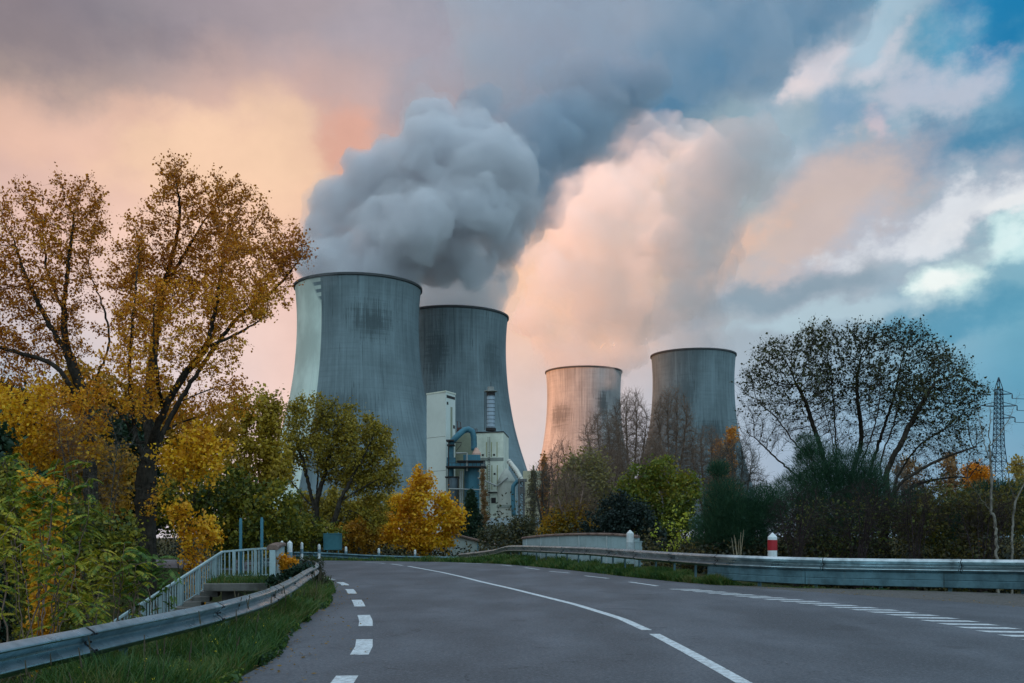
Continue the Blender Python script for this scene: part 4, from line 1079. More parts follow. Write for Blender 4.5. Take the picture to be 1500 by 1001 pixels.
# ------------------------------------------------------------------ vegetation
DBG = False
def leaf_material(name, cols, rough=0.6, trans=0.35, seed=0.0, patch=0.25, dry_top=None):
    """cols: 3-5 leaf colours; each leaf picks one, drifting in patches through the crown"""
    if name in MATS: return MATS[name]
    m, t = new_mat(name)
    g = t.add('ShaderNodeNewGeometry'); co = t.add('ShaderNodeTexCoord').outputs['Object']
    rnd = g.outputs['Random Per Island']
    n = t.noise(t.vmath('ADD', co, (seed, seed, seed)), patch, 2, 0.5)
    f = t.math('ADD', t.math('MULTIPLY', rnd, 0.55), t.math('MULTIPLY', t.smooth(n, 0.3, 0.7, kind='LINEAR'), 0.45))
    if dry_top:   # leaves turn rustier towards the exposed top of the crown
        z = t.sep(co)[2]; f = t.math('ADD', t.math('MULTIPLY', f, 0.70), t.smooth(z, dry_top, dry_top * 0.4, 0.03, 0.34, kind='LINEAR'))
    c = t.ramp(f, [(0.08 + 0.84 * i / (len(cols) - 1), q) for i, q in enumerate(cols)])
    d = t.add('ShaderNodeBsdfDiffuse'); t.put(d.inputs['Color'], c)
    tr = t.add('ShaderNodeBsdfTranslucent'); t.put(tr.inputs['Color'], c)
    mx = t.add('ShaderNodeMixShader'); mx.inputs[0].default_value = trans
    t.l.new(d.outputs[0], mx.inputs[1]); t.l.new(tr.outputs[0], mx.inputs[2])
    gl = t.add('ShaderNodeBsdfGlossy'); gl.inputs['Roughness'].default_value = 0.5; gl.inputs['Color'].default_value = (0.6, 0.7, 0.8, 1)
    m2 = t.add('ShaderNodeMixShader'); m2.inputs[0].default_value = 0.03
    t.l.new(mx.outputs[0], m2.inputs[1]); t.l.new(gl.outputs[0], m2.inputs[2])
    o = t.add('ShaderNodeOutputMaterial'); t.l.new(m2.outputs[0], o.inputs['Surface'])
    MATS[name] = m
    return m
def bark(name, base, dark):
    if name in MATS: return MATS[name]
    m, t = new_mat(name)
    co = t.add('ShaderNodeTexCoord').outputs['Object']
    n = t.noise(t.vmath('MULTIPLY', co, (9, 9, 2.5)), 1.0, 5, 0.7); n2 = t.noise(co, 0.7, 4, 0.6)
    c = t.mix(t.smooth(n, 0.4, 0.7), base, dark); c = t.mix(t.smooth(n2, 0.5, 0.7, 0, 0.6), c, dark)
    finish(t, c, 0.9, 0, n, 0.7, 0.03, 0.1)
    MATS[name] = m
    return m
BARK_DARK = bark('bark_dark', (0.050, 0.042, 0.034), (0.016, 0.014, 0.011))
BARK_GREY = bark('bark_grey', (0.13, 0.12, 0.105), (0.045, 0.040, 0.034))
BARK_PALE = bark('bark_pale', (0.24, 0.22, 0.19), (0.10, 0.09, 0.075))
TWIG_RED = bark('twig_red_brown', (0.24, 0.165, 0.125), (0.10, 0.07, 0.055))

def grow(limbs, attr, step, infl, kill, rng, jitter=0.25, iters=90, up=0.05):
    """space colonisation: limbs (lists of points) are the seed skeleton; returns nodes, parents, limb radii"""
    pos = []; par = []
    for L, p0 in limbs:
        pts = densify(L, step)
        base = -1
        if p0 is not None and pos:
            base = int(np.argmin([(Vector(q) - pts[0]).length for q in pos]))
        for i, p in enumerate(pts):
            if i == 0 and base >= 0: last = base; continue
            j = Vector((rng.normal(0, 1), rng.normal(0, 1), 0)) * step * 0.12 if 0 < i < len(pts) - 1 else Vector((0, 0, 0))
            pos.append(tuple(p + j)); par.append(last if (i > 0) else -1); last = len(pos) - 1
    pos = np.array(pos); par = list(par)
    A = np.array(attr, float)
    d = np.full(len(A), 1e9); who = np.zeros(len(A), int)
    def upd(idx, P_):
        for s in range(0, len(P_), 400):
            B = P_[s:s + 400]
            dd = ((A[:, None, :] - B[None, :, :]) ** 2).sum(2); k = dd.argmin(1); v = np.sqrt(dd[np.arange(len(A)), k])
            m = v < d; d[m] = v[m]; who[m] = idx + s + k[m]
    upd(0, pos)
    for it in range(iters):
        act = (d < infl) & (d > kill)
        if not act.any():
            if it == 0: act = d > kill
            if not act.any(): break
        w_ = who[act]; v = A[act] - pos[w_]; v /= np.linalg.norm(v, axis=1)[:, None] + 1e-9
        u, inv = np.unique(w_, return_inverse=True)
        acc = np.zeros((len(u), 3)); np.add.at(acc, inv, v)
        acc += rng.normal(0, jitter, acc.shape); acc[:, 2] += up * np.linalg.norm(acc, axis=1)
        acc /= np.linalg.norm(acc, axis=1)[:, None] + 1e-9
        new = pos[u] + acc * step
        n0 = len(pos); pos = np.concatenate([pos, new]); par += [int(q) for q in u]
        upd(n0, new)
        keep = d > kill
        A = A[keep]; d = d[keep]; who = who[keep]
        if len(A) == 0 or len(pos) > 9000: break
    return pos, np.array(par)
def radii(pos, par, tip, expo=2.3, cap=None):
    n = len(pos); r = np.zeros(n)
    kids = np.zeros(n, int)
    for i in range(n):
        if par[i] >= 0: kids[par[i]] += 1
    acc = np.zeros(n)
    # children always come after parents in growth order
    for i in range(n - 1, -1, -1):
        if acc[i] <= 0: acc[i] = tip ** expo
        if par[i] >= 0: acc[par[i]] += acc[i]
    r = acc ** (1 / expo)
    if cap: r = cap * np.tanh(r / cap)
    return r, kids
def twig_mesh(name, pos, par, r, mat, parent, loc, thick=0.05):
    idx = np.where(par >= 0)[0]; a = pos[par[idx]]; b = pos[idx]; rb = r[idx]; ra = np.minimum(r[par[idx]], rb * 1.35)
    Vs = []; Fs = []; base = 0
    for m, k in ((rb >= thick, 7), (rb < thick, 3)):
        if not m.any(): continue
        A_, B_, RA, RB = a[m], b[m], ra[m], rb[m]
        d = B_ - A_; L = np.linalg.norm(d, axis=1)[:, None] + 1e-9; d = d / L
        ref = np.tile(np.array([0.31, 0.95, 0.05]), (len(d), 1)); ref -= d * (ref * d).sum(1)[:, None]
        ref /= np.linalg.norm(ref, axis=1)[:, None] + 1e-9; w2 = np.cross(d, ref)
        A_ = A_ - d * RA[:, None] * 0.3; B_ = B_ + d * RB[:, None] * 0.3
        th = 2 * np.pi * np.arange(k) / k
        off = ref[:, None, :] * np.cos(th)[None, :, None] + w2[:, None, :] * np.sin(th)[None, :, None]
        V = np.concatenate([A_[:, None, :] + off * RA[:, None, None], B_[:, None, :] + off * RB[:, None, None]], axis=1)
        q = np.arange(k); f = np.stack([q, (q + 1) % k, k + (q + 1) % k, k + q], axis=1)
        F = (np.arange(len(d)) * 2 * k)[:, None, None] + f[None] + base
        Vs.append(V.reshape(-1, 3)); Fs.append(F.reshape(-1, 4)); base += len(d) * 2 * k
    V = np.concatenate(Vs) - np.array(loc)
    return fast_obj(name, V, np.concatenate(Fs), mat, parent, True)
def leaf_quads(c, size, rng, droop=0.3, aspect=0.62, sv=0.35):
    """diamond leaves folded along the rib at points c"""
    n = len(c); u = rng.normal(0, 1, (n, 3)); u[:, 2] -= droop; u /= np.linalg.norm(u, axis=1)[:, None]
    v = rng.normal(0, 1, (n, 3)); v -= u * (u * v).sum(1)[:, None]; v /= np.linalg.norm(v, axis=1)[:, None]
    nrm = np.cross(u, v)
    s = size * (1 + sv * rng.normal(0, 1, n)).clip(0.4, 1.9)[:, None]
    V = np.stack([c - u * s * 0.5, c + v * s * aspect * 0.5 + nrm * s * 0.10, c + u * s * 0.5, c - v * s * aspect * 0.5 + nrm * s * 0.10], axis=1).reshape(-1, 3)
    F = np.arange(n * 4).reshape(-1, 4)
    return V, F
def ellipsoid(rng, n, c, r, shell=0.35):
    d = rng.normal(0, 1, (n, 3)); d /= np.linalg.norm(d, axis=1)[:, None]
    return np.array(c) + d * (rng.uniform(0, 1, n) ** shell)[:, None] * np.array(r)
def add_twigs(pos, par, r, rng, lr, m, L, tr, up):
    """fine side shoots on every thin branch"""
    c = np.where((r < lr) & (par >= 0))[0]
    d0 = pos[c] - pos[par[c]]; d0 /= np.linalg.norm(d0, axis=1)[:, None] + 1e-9
    P_, Q_, R_ = [pos], [par], [r]; n = len(pos)
    for _ in range(m):
        d = d0 * .6 + rng.normal(0, .55, d0.shape); d[:, 2] += up * 1.5 + .1; d /= np.linalg.norm(d, axis=1)[:, None]
        ll = (L * rng.uniform(.4, 1.2, len(c)))[:, None]
        a = pos[c] + d * ll * .5; e = d + rng.normal(0, .35, d.shape); e /= np.linalg.norm(e, axis=1)[:, None]; b = a + e * ll * .5
        P_ += [a, b]; Q_ += [c, np.arange(n, n + len(c))]; R_ += [np.full(len(c), tr), np.full(len(c), tr * .7)]; n += 2 * len(c)
    return np.concatenate(P_), np.concatenate(Q_), np.concatenate(R_)
def tree(name, label, cat, base, limbs, blobs, D, n_attr, step, leaf, bark_m, tip=0.012, infl=None, kill=None, seed=1, cap=None, group=None,
         per_node=6, leaf_size=0.12, spread=0.25, leafr=None, droop=0.3, up=0.06, fill=1.0, leaf_fn=None, jitter=0.12, zdepth=1.0, thick=0.05, aspect=0.8, expo=2.3, dq=0.55, kf=0.85, twigs=3, twig_len=1.5, lush=1.0, trunk_r=None, gaps=0.42, gap_scale=0.9, gap_z=0.6):
    """base: world point; limbs: photo-pixel paths [(px, py, depth offset)...]; blobs: (px, py, rx, ry, depth offset, weight)"""
    rng = np.random.default_rng(seed); k = D / FPX
    base = Vector(base)
    kill = (kill or step * 1.6) * kf; infl = infl or step * 7; n_attr = int(n_attr * 1.1 / kf ** 2); tw = step * twig_len; step = step * dq; spread *= .6
    Ls = []
    for i, L in enumerate(limbs):
        pts = [P(q[0], q[1], D + (q[2] if len(q) > 2 else 0)) for q in L]
        if i == 0: pts = [base] + pts
        Ls.append((pts, None if i == 0 else 1))
    W_ = [b[2] * b[3] * (b[5] if len(b) > 5 else 1) for b in blobs]; sw = sum(W_)
    at = []
    for b, w_ in zip(blobs, W_):
        c = P(b[0], b[1], D + (b[4] if len(b) > 4 else 0))
        at.append(ellipsoid(rng, int(n_attr * w_ / sw) + 3, c, (b[2] * k, (b[2] + b[3]) / 2 * k * zdepth, b[3] * k)))
    at = np.concatenate(at)
    if gaps:
        off = Vector((seed * 3.1, 0, 0)); gs = gap_scale / (D * .022)
        nv = np.array([mnoise.fractal(Vector((q[0] * gs, q[1] * gs, q[2] * gs * gap_z)) + off, 1.0, 2.0, 2) for q in at])
        at = at[nv > np.quantile(nv, gaps)]
    pos, par = grow(Ls, at, step, infl, kill, rng, jitter=jitter, up=up)
    r, kids = radii(pos, par, tip * dq, expo, cap)
    if trunk_r:
        t0 = tip * dq; r = t0 * (r / t0) ** (math.log(trunk_r / t0) / math.log(max(r.max(), t0 * 1.5) / t0))
    if twigs: pos, par, r = add_twigs(pos, par, r, rng, (leafr or tip * 3.2) * 1.1, twigs, tw, tip * dq * .55, up)
    root = thing(name, label, cat, base, 0, group)
    twig_mesh('trunk', pos, par, r, bark_m, root, base, thick)
    if leaf is not None:
        lr = leafr or tip * 3.2
        cand = np.where(r < lr)[0]
        if fill < 1: cand = cand[rng.uniform(0, 1, len(cand)) < fill]
        c = np.repeat(pos[cand], max(1, int(round(per_node * .45 * lush))), axis=0)
        c = c + rng.normal(0, spread, c.shape)
        if leaf_fn is not None: c = c[leaf_fn(c, rng)]
        if DBG: print('TREE', label[:40], 'nodes', len(pos), 'cand', len(cand), 'leaves', len(c), 'attr', len(at))
        V, F = leaf_quads(c, leaf_size, rng, droop, aspect)
        fast_obj('crown', V - np.array(base), F, leaf, root)
    return root
def gnd(px, D, dz=0.0):
    x = (px - 750) * D / FPX
    return Vector((x, D, ground_z(x, D) - 0.15 + dz))

RUST = leaf_material('leaf_rust_gold', [(0.26, 0.08, 0.008), (0.44, 0.14, 0.008), (0.66, 0.25, 0.010), (0.84, 0.42, 0.016), (0.70, 0.46, 0.04)], seed=2, patch=0.16, dry_top=17.0)
GOLD = leaf_material('leaf_gold', [(0.50, 0.20, 0.008), (0.74, 0.37, 0.012), (0.88, 0.53, 0.02), (0.66, 0.46, 0.03)], seed=5, patch=0.3)
OLIVE = leaf_material('leaf_olive', [(0.12, 0.10, 0.018), (0.24, 0.19, 0.022), (0.42, 0.29, 0.022), (0.16, 0.18, 0.04)], seed=7, patch=0.2)
GREEN = leaf_material('leaf_green_yellow', [(0.03, 0.055, 0.012), (0.09, 0.11, 0.014), (0.24, 0.22, 0.02), (0.44, 0.32, 0.025)], seed=9, patch=0.35)
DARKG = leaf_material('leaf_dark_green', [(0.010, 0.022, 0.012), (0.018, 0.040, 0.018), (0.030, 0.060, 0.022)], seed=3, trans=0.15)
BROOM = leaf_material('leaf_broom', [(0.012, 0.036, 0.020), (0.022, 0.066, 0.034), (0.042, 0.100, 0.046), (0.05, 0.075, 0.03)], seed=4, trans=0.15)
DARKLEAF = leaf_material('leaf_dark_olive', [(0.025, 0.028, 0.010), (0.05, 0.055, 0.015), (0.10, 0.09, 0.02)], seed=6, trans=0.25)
ORANGE = leaf_material('leaf_orange', [(0.42, 0.15, 0.02), (0.60, 0.25, 0.03), (0.50, 0.28, 0.06)], seed=11)
BRIGHT = leaf_material('leaf_bright', [(0.30, 0.38, 0.03), (0.48, 0.50, 0.05), (0.56, 0.52, 0.06)], seed=12)
BRONZE = leaf_material('leaf_bronze', [(0.16, 0.09, 0.04), (0.25, 0.13, 0.05), (0.20, 0.15, 0.05)], seed=13)

# --- tall gold cottonwoods at the verge side
b0 = gnd(214, 46)
tree('cottonwood_tree', 'tallest rust gold tree, its dark forked trunk rising behind the stair railing', 'tree', b0,
     [[(213, 780), (214, 700), (222, 660)],
      [(222, 660), (232, 620, -1), (262, 560, -1.5), (300, 510, -2), (318, 440, -2), (330, 350, -2)],
      [(214, 690), (236, 640, 1), (262, 590, 1.5), (300, 530, 2), (345, 470, 1), (400, 425, 1), (440, 380, 0)],
      [(222, 660), (215, 600, 1), (224, 520, 2), (240, 420, 2), (262, 330, 1), (258, 262, 0)],
      [(215, 690), (196, 620, -1), (190, 540, -2), (196, 460, -3), (205, 360, -2)],
      [(240, 610, 0), (232, 560, -3), (225, 480, -4), (230, 420, -4)],
      [(262, 590, 1.5), (310, 570, 2), (345, 560, 2)],
      [(204, 650, 0), (170, 600, -2), (140, 585, -3), (100, 590, -3)],
      [(222, 640, 0), (265, 620, 3), (320, 600, 3)],
      [(300, 510, -2), (350, 488, -2), (392, 462, -2)], [(240, 420, 2), (290, 340, 2), (320, 290, 2)], [(214, 760, 0), (235, 720, -2), (262, 690, -2.5), (300, 680, -2.5)]],
     [(258, 285, 42, 58, 0, 1.3), (305, 300, 42, 55, 1, 1), (350, 330, 48, 60, 0, 1), (400, 370, 50, 55, 0, 1), (435, 370, 30, 34, 0, .8), (215, 370, 42, 68, 0, 1), (290, 400, 70, 75, 2, 1.1),
      (350, 420, 60, 65, -3, .8), (185, 430, 35, 75, 0, .8), (240, 480, 70, 65, -3, .7), (310, 520, 60, 40, -2, .6), (340, 590, 38, 38, 2, .9), (190, 560, 70, 60, -3, .5), (270, 600, 60, 50, 3, .6), (120, 600, 55, 40, -3, .6), (385, 440, 45, 40, 0, .7)],
     46, 5200, 0.34, RUST, BARK_DARK, tip=0.013, seed=11, cap=0.62, per_node=6, leaf_size=0.100, spread=0.16, leafr=0.026, trunk_r=.46, zdepth=0.9, kill=0.50, infl=3.0, aspect=.85, lush=1.1, gaps=.42, gap_scale=1.5, gap_z=.4, expo=2.05, dq=.55, kf=1.0, up=.25, twigs=3, twig_len=1.5, jitter=.08)
b1 = gnd(128, 50)
tree('cottonwood_tree', 'rust gold tree leaning out of the picture edge, its forked trunk bare halfway up', 'tree', b1,
     [[(133, 780), (132, 700), (128, 640)],
      [(128, 640), (122, 580, 0), (100, 520, 0), (94, 460, 0), (100, 390, 0), (110, 310, 0)],
      [(122, 600), (96, 555, -1), (70, 530, -1), (20, 515, -1), (-30, 500, -1)],
      [(128, 640), (140, 560, 2), (160, 500, 2), (148, 440, 2), (130, 390, 2), (140, 330, 2)],
      [(100, 520), (70, 470, 0), (40, 410, 0), (20, 350, 0)],
      [(122, 600), (80, 590, 2), (40, 580, 2), (0, 590, 2)],
      [(94, 460), (70, 400, 1), (62, 330, 1)]],
     [(25, 315, 34, 50, 0, 1), (85, 300, 40, 45, 0, 1), (125, 300, 34, 50, 0, 1.2), (140, 340, 24, 50, 0, .8), (60, 370, 60, 70, 0, .9), (15, 420, 50, 80, 0, .9), (90, 420, 50, 70, 0, .7),
      (40, 500, 70, 55, 0, .9), (0, 520, 60, 60, 0, .8), (110, 500, 30, 60, 0, .6), (-45, 420, 40, 110, 0, .8), (40, 590, 55, 30, 0, .8)],
     50, 3600, 0.38, RUST, BARK_DARK, tip=0.014, seed=12, cap=0.4, per_node=6, leaf_size=0.108, spread=0.17, leafr=0.028, trunk_r=.34, kill=0.55, infl=3.2, aspect=.85, lush=1.1, gaps=.42, gap_scale=1.5, gap_z=.4, expo=2.05, dq=.58, kf=1.0, up=.25, twigs=3, twig_len=1.5, jitter=.08)
# --- gold understorey crowns
def shrub(name, label, px, D, blobs, leaf, n=900, step=0.3, tip=0.008, bark_m=BARK_DARK, stems=7, seed=1, cat='shrub', dz=0.0, top=None, **kw):
    rng = random.Random(seed); b = gnd(px, D, dz); limbs = []
    for i in range(stems):
        bl = rng.choice(blobs); tx = bl[0] + rng.uniform(-.6, .6) * bl[2]; ty = bl[1] + rng.uniform(-.3, .6) * bl[3]
        y0 = HY + (CH - b.z) * FPX / D
        L = [(px + (tx - px) * 0.35 + rng.uniform(-4, 4), y0 + (ty - y0) * 0.5, rng.uniform(-1, 1) * bl[2] * D / FPX * .4), (tx, ty, rng.uniform(-1, 1) * bl[2] * D / FPX * .7)]
        if i: L = [(px, y0, 0)] + L
        limbs.append(L)
    return tree(name, label, cat, b, limbs, blobs, D, n, step, leaf, bark_m, tip=tip, seed=seed, **kw)
shrub('gold_tree', 'orange gold small tree in front of the leaning cottonwood, under its lowest bough', 60, 44, [(40, 590, 48, 40, 0), (90, 620, 50, 45, 0), (30, 640, 45, 45, 0), (-20, 610, 40, 60, 0), (130, 640, 34, 40, 0)], GOLD, 1500, .3, .009, seed=21, cat='tree', per_node=4, leaf_size=.14, spread=.25, gaps=.5, gap_scale=1.5)
shrub('gold_tree', 'bright gold bough of leaves beside the dark forked trunk', 262, 42, [(262, 670, 36, 28, 0), (305, 665, 30, 22, 0), (290, 642, 34, 16, 0), (335, 655, 16, 12, 0)], GOLD, 800, .26, .009, seed=22, cat='tree', stems=5, leaf_fn=lambda c, rng: c[:, 2] > P(0, 712, 42).z + rng.normal(0, .25, len(c)), gaps=.5, gap_scale=1.6, per_node=4, leaf_size=.14, spread=.2)
shrub('gold_tree', 'low gold shrub at the foot of the stairs below the dark trunk', 290, 41, [(285, 772, 32, 20, 0), (262, 750, 20, 14, 0), (312, 786, 16, 16, 0)], GOLD, 600, .26, .009, seed=23, cat='tree', stems=5, gaps=.55, gap_scale=1.6, per_node=4, leaf_size=.13, spread=.2)
shrub('gold_tree', 'slender yellow tree between the tallest rust gold tree and the twin trunked olive tree', 378, 75, [(378, 630, 22, 62, 0, 1.2), (352, 610, 20, 40, 0), (400, 610, 18, 40, 0), (350, 680, 34, 45, 0), (395, 690, 34, 50, 0), (330, 720, 36, 40, 0)], leaf_material('leaf_yellow_green', [(0.20, 0.16, 0.02), (0.42, 0.27, 0.02), (0.52, 0.36, 0.03), (0.28, 0.26, 0.04)], seed=14), 1800, .45, .013, seed=24, cat='tree', per_node=7, leaf_size=.22, spread=.32, stems=9)
shrub('hedge_tree', 'dark yellow green tree filling the gap behind the stair railing', 330, 58, [(330, 730, 60, 45, 0), (400, 745, 45, 38, 0), (270, 740, 50, 50, 0), (360, 780, 70, 30, 0)], GREEN, 1800, .4, .011, seed=25, cat='tree', per_node=7, leaf_size=.2, spread=.28, stems=9)
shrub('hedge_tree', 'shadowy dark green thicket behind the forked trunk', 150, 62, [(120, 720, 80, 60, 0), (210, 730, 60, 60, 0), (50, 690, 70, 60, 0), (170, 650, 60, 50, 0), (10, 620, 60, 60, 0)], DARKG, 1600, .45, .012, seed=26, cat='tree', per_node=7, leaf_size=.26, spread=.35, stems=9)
shrub('gold_tree', 'mixed gold tree standing behind the two cottonwoods', 180, 66, [(170, 600, 60, 50, 0), (240, 620, 50, 50, 0), (110, 560, 40, 40, 0), (300, 640, 50, 50, 0)], leaf_material('leaf_gold_dull', [(0.22, 0.12, 0.012), (0.42, 0.22, 0.015), (0.55, 0.28, 0.02), (0.26, 0.22, 0.03)], seed=15), 1700, .45, .012, seed=27, cat='tree', per_node=6, leaf_size=.22, spread=.32, stems=9)
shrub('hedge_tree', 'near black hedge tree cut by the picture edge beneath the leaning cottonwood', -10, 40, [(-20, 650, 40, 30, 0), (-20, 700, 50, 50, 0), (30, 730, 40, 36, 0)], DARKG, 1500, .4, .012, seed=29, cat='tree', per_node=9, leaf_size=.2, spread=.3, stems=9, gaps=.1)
shrub('gold_tree', 'deep gold crown hanging behind the leafless grey shrub', 110, 56, [(110, 660, 50, 40, 0), (170, 690, 40, 40, 0), (60, 680, 40, 40, 0), (150, 740, 44, 34, 0), (90, 740, 40, 34, 0)], leaf_material('leaf_gold_dull', []), 1600, .4, .011, seed=30, cat='tree', per_node=6, leaf_size=.17, spread=.3, stems=9, gaps=.5, gap_scale=1.5)
shrub('hedge_tree', 'yellow green hedge tree behind the feathery leaved shrubs', 50, 32, [(40, 760, 60, 50, 0), (110, 780, 50, 50, 0), (0, 720, 50, 50, 0), (170, 790, 40, 40, 0)], GREEN, 1800, .3, .008, seed=39, cat='tree', per_node=6, leaf_size=.12, spread=.2, stems=10, gaps=.45, gap_scale=1.5)
# bare grey shrub in front of the trunk
shrub('bare_shrub', 'leafless grey shrub with a pale leaning stem in front of the dark trunk', 140, 38, [(160, 640, 42, 50, 0), (110, 650, 35, 45, 0), (190, 680, 30, 45, 0), (150, 710, 40, 50, 0), (90, 600, 26, 30, 0)], None, 1500, .2, .007, bark_m=BARK_GREY, seed=28, stems=9, kill=.26, infl=1.6)
# --- olive green pair of trunks
tree('olive_green_tree', 'olive green tree with two dark trunks in front of the tallest tower', 'tree', gnd(462, 92),
     [[(462, 790), (463, 755), (464, 720)], [(464, 760), (452, 710, 0), (442, 670, 0), (430, 630, 0), (432, 600, 0)], [(464, 735), (474, 700, 0), (484, 660, 0), (480, 620, 0)], [(464, 720), (466, 680, 2), (462, 630, 2)],
      [(463, 800, 0), (488, 768, -2), (498, 735, -2), (516, 700, -2), (535, 665, -2), (550, 630, -2)], [(498, 735, -2), (530, 715, -2), (560, 700, -2)], [(516, 700, -2), (520, 660, -3), (512, 620, -3)], [(455, 740, 0), (430, 710, 0), (415, 690, 0)], [(500, 745, -2), (530, 755, -2), (548, 775, -2)]],
     [(435, 612, 26, 32, 0, 1), (470, 610, 30, 30, 0, 1), (505, 625, 32, 34, 0, 1.1), (545, 645, 34, 38, 0, 1.1), (565, 690, 26, 42, 0, 1), (435, 660, 26, 36, 0, .8), (480, 665, 45, 35, 0, .9), (525, 690, 40, 35, 0, .8), (420, 690, 16, 30, 0, .7), (548, 745, 28, 28, 0, .7)],
     92, 2600, .5, OLIVE, BARK_DARK, tip=0.019, seed=31, trunk_r=.52, per_node=9, leaf_size=.20, spread=.36, leafr=.055, kill=.85, infl=5, gaps=.36, gap_scale=1.5, up=.2)
shrub('yellow_tree', 'bright yellow autumn tree beside the tiled house and behind the far guardrail', 610, 105, [(615, 708, 22, 22, 0, 1.1), (645, 742, 24, 18, 0), (588, 745, 24, 22, 0), (620, 755, 30, 30, 0), (625, 792, 45, 24, 0), (666, 770, 20, 26, 0), (566, 782, 20, 24, 0), (605, 730, 22, 16, 0)], GOLD, 2200, .5, .016, seed=32, cat='tree', gaps=.5, gap_scale=1.4, up=.2, per_node=7, leaf_size=.27, spread=.36, stems=8, leafr=.055)
shrub('yellow_tree', 'small dull gold tree with a slanting stem left of the bright yellow one', 535, 98, [(530, 785, 30, 24, 0), (505, 790, 22, 20, 0), (548, 760, 22, 18, 0)], leaf_material('leaf_gold_dull', []) if 'leaf_gold_dull' in MATS else GOLD, 900, .45, .014, seed=33, cat='tree', per_node=7, leaf_size=.24, spread=.32, stems=6)
shrub('green_bush', 'fresh green bush on the bank behind the blue sign', 440, 88, [(440, 775, 40, 22, 0), (410, 785, 30, 18, 0), (475, 785, 30, 16, 0)], GREEN, 1000, .4, .012, seed=34, per_node=7, leaf_size=.2, spread=.3)
shrub('olive_tree', 'low olive gold tree seen between the two dark trunks of the olive green tree', 500, 118, [(500, 745, 44, 30, 0), (560, 750, 40, 34, 0), (450, 750, 36, 30, 0), (530, 780, 50, 22, 0)], OLIVE, 1700, .5, .014, seed=36, cat='tree', per_node=8, leaf_size=.25, spread=.36, stems=9, gaps=.35)
# conifer
def conifer(name, label, px, D, ptop, pbot, wpx, seed=1):
    rng = np.random.default_rng(seed); k = D / FPX; b = gnd(px, D); zt = P(px, ptop, D).z; H = zt - b.z; rw = wpx * k
    root = thing(name, label, 'tree', b)
    MB().tube([(0, 0, -.3), (0.1, 0, H * .5), (0, 0, H * .97)], [H * .022, H * .014, .02], 8).build('trunk', BARK_DARK, root, True)
    C = []
    for z in np.arange(.08, .99, .022):
        rad = rw * (1 - z) ** .75 * rng.uniform(.8, 1.15)
        for a in rng.uniform(0, 6.28, 12):
            L = rad * rng.uniform(.7, 1.1); n = int(8 + L * 16); s = np.sqrt(np.linspace(.05, 1, n)) * L
            p = np.stack([np.cos(a) * s, np.sin(a) * s, z * H - .25 * s + .10 * s * s / max(rw, .1)], 1); C.append(p + rng.normal(0, .10 + .02 * rw, p.shape))
    V, F = leaf_quads(np.concatenate(C), .30 * k / .06, rng, .2, .4)
    fast_obj('crown', V, F, DARKG, root); return root
conifer('conifer_tree', 'dark blue green conifer between the yellow tree and the blue filter', 690, 130, 718, 790, 30, 41)
conifer('conifer_tree', 'smaller dark conifer in front of the foot of the taller one', 672, 118, 752, 800, 26, 42)
def poplar(label, px, D, ptop, wpx, mat, seed, bk=BARK_GREY, n=700):
    k = D / FPX; b = gnd(px, D); y0 = HY + (CH - b.z) * FPX / D; h = y0 - ptop
    bl = [(px + random.Random(seed + i).uniform(-1, 1), y0 - h * f, wpx * s, h * .13, 0) for i, (f, s) in enumerate(((.25, .8), (.42, 1), (.58, 1), (.74, .8), (.89, .5)))]
    return tree('poplar_tree', label, 'tree', b, [[(px, y0 - h * .5), (px, y0 - h * .95)]], bl, D, n, .55, mat, bk, tip=.02, seed=seed, per_node=7, leaf_size=.3, spread=.3, up=.5, leafr=.06, kill=.8)
poplar('slim bronze poplar in front of the blue filter', 707, 200, 690, 7, BRONZE, 51)
poplar('slim grey green poplar with a bare trunk beside the conveyor', 781, 190, 688, 7, leaf_material('leaf_grey_olive', [(0.10, 0.10, 0.05), (0.16, 0.15, 0.06), (0.22, 0.17, 0.06)]), 52)
poplar('slim rusty orange poplar in front of the glowing tower', 797, 170, 668, 9, leaf_material('leaf_rust_orange', [(0.28, 0.10, 0.02), (0.42, 0.16, 0.025), (0.35, 0.19, 0.04)]), 53, n=900)
# bare trees
def bare(label, px, D, ptop, spread, seed, bk=TWIG_RED, n=1500, lean=0, leaf=None, foot=None, **kw):
    k = D / FPX; b = gnd(px, D); y0 = HY + (CH - b.z) * FPX / D; h = y0 - ptop; rng = random.Random(seed)
    bl = [(px + lean * .6 + rng.uniform(-.1, .1) * spread, y0 - h * .62, spread * 1.0, h * .2, 0, 1), (px + lean * .8, y0 - h * .8, spread * .8, h * .16, 0, 1), (px + lean, y0 - h * .92, spread * .42, h * .07, 0, .9), (px + lean * .4, y0 - h * .45, spread * .6, h * .14, 0, .6)]
    limbs = [[(px + lean * .2, y0 - h * .25), (px + lean * .4, y0 - h * .42)]] + [[(px + lean * .4 * f, y0 - h * .42 * f), (px + lean * .5 + sx * spread * .35, y0 - h * .62, rng.uniform(-1, 1)), (px + lean * .8 + sx * spread * .5, y0 - h * .84, rng.uniform(-1, 1))] for sx, f in ((-1, .7), (-.35, 1), (.35, .9), (1, .6))]
    return tree('bare_tree', label, 'tree', b, limbs, bl, D, n, kw.pop('step', .42), leaf, bk, tip=kw.pop('tip', .030), seed=seed, up=.16, kill=.6, infl=4, jitter=.12, leaf_size=.22, per_node=2, spread=.3, expo=2.4, gaps=.12, dq=.5, kf=.75, twigs=3, twig_len=2.4, trunk_r=.26, **kw)
bare('tall leafless poplar whose twigs cross the edge of the glowing tower', 925, 120, 568, 46, 61, n=2000)
bare('leafless poplar rising in front of the blue grey tower', 985, 118, 562, 42, 62, n=2000)
bare('broad leafless tree leaning toward the glowing tower', 895, 112, 598, 46, 63, lean=-14, n=1600)
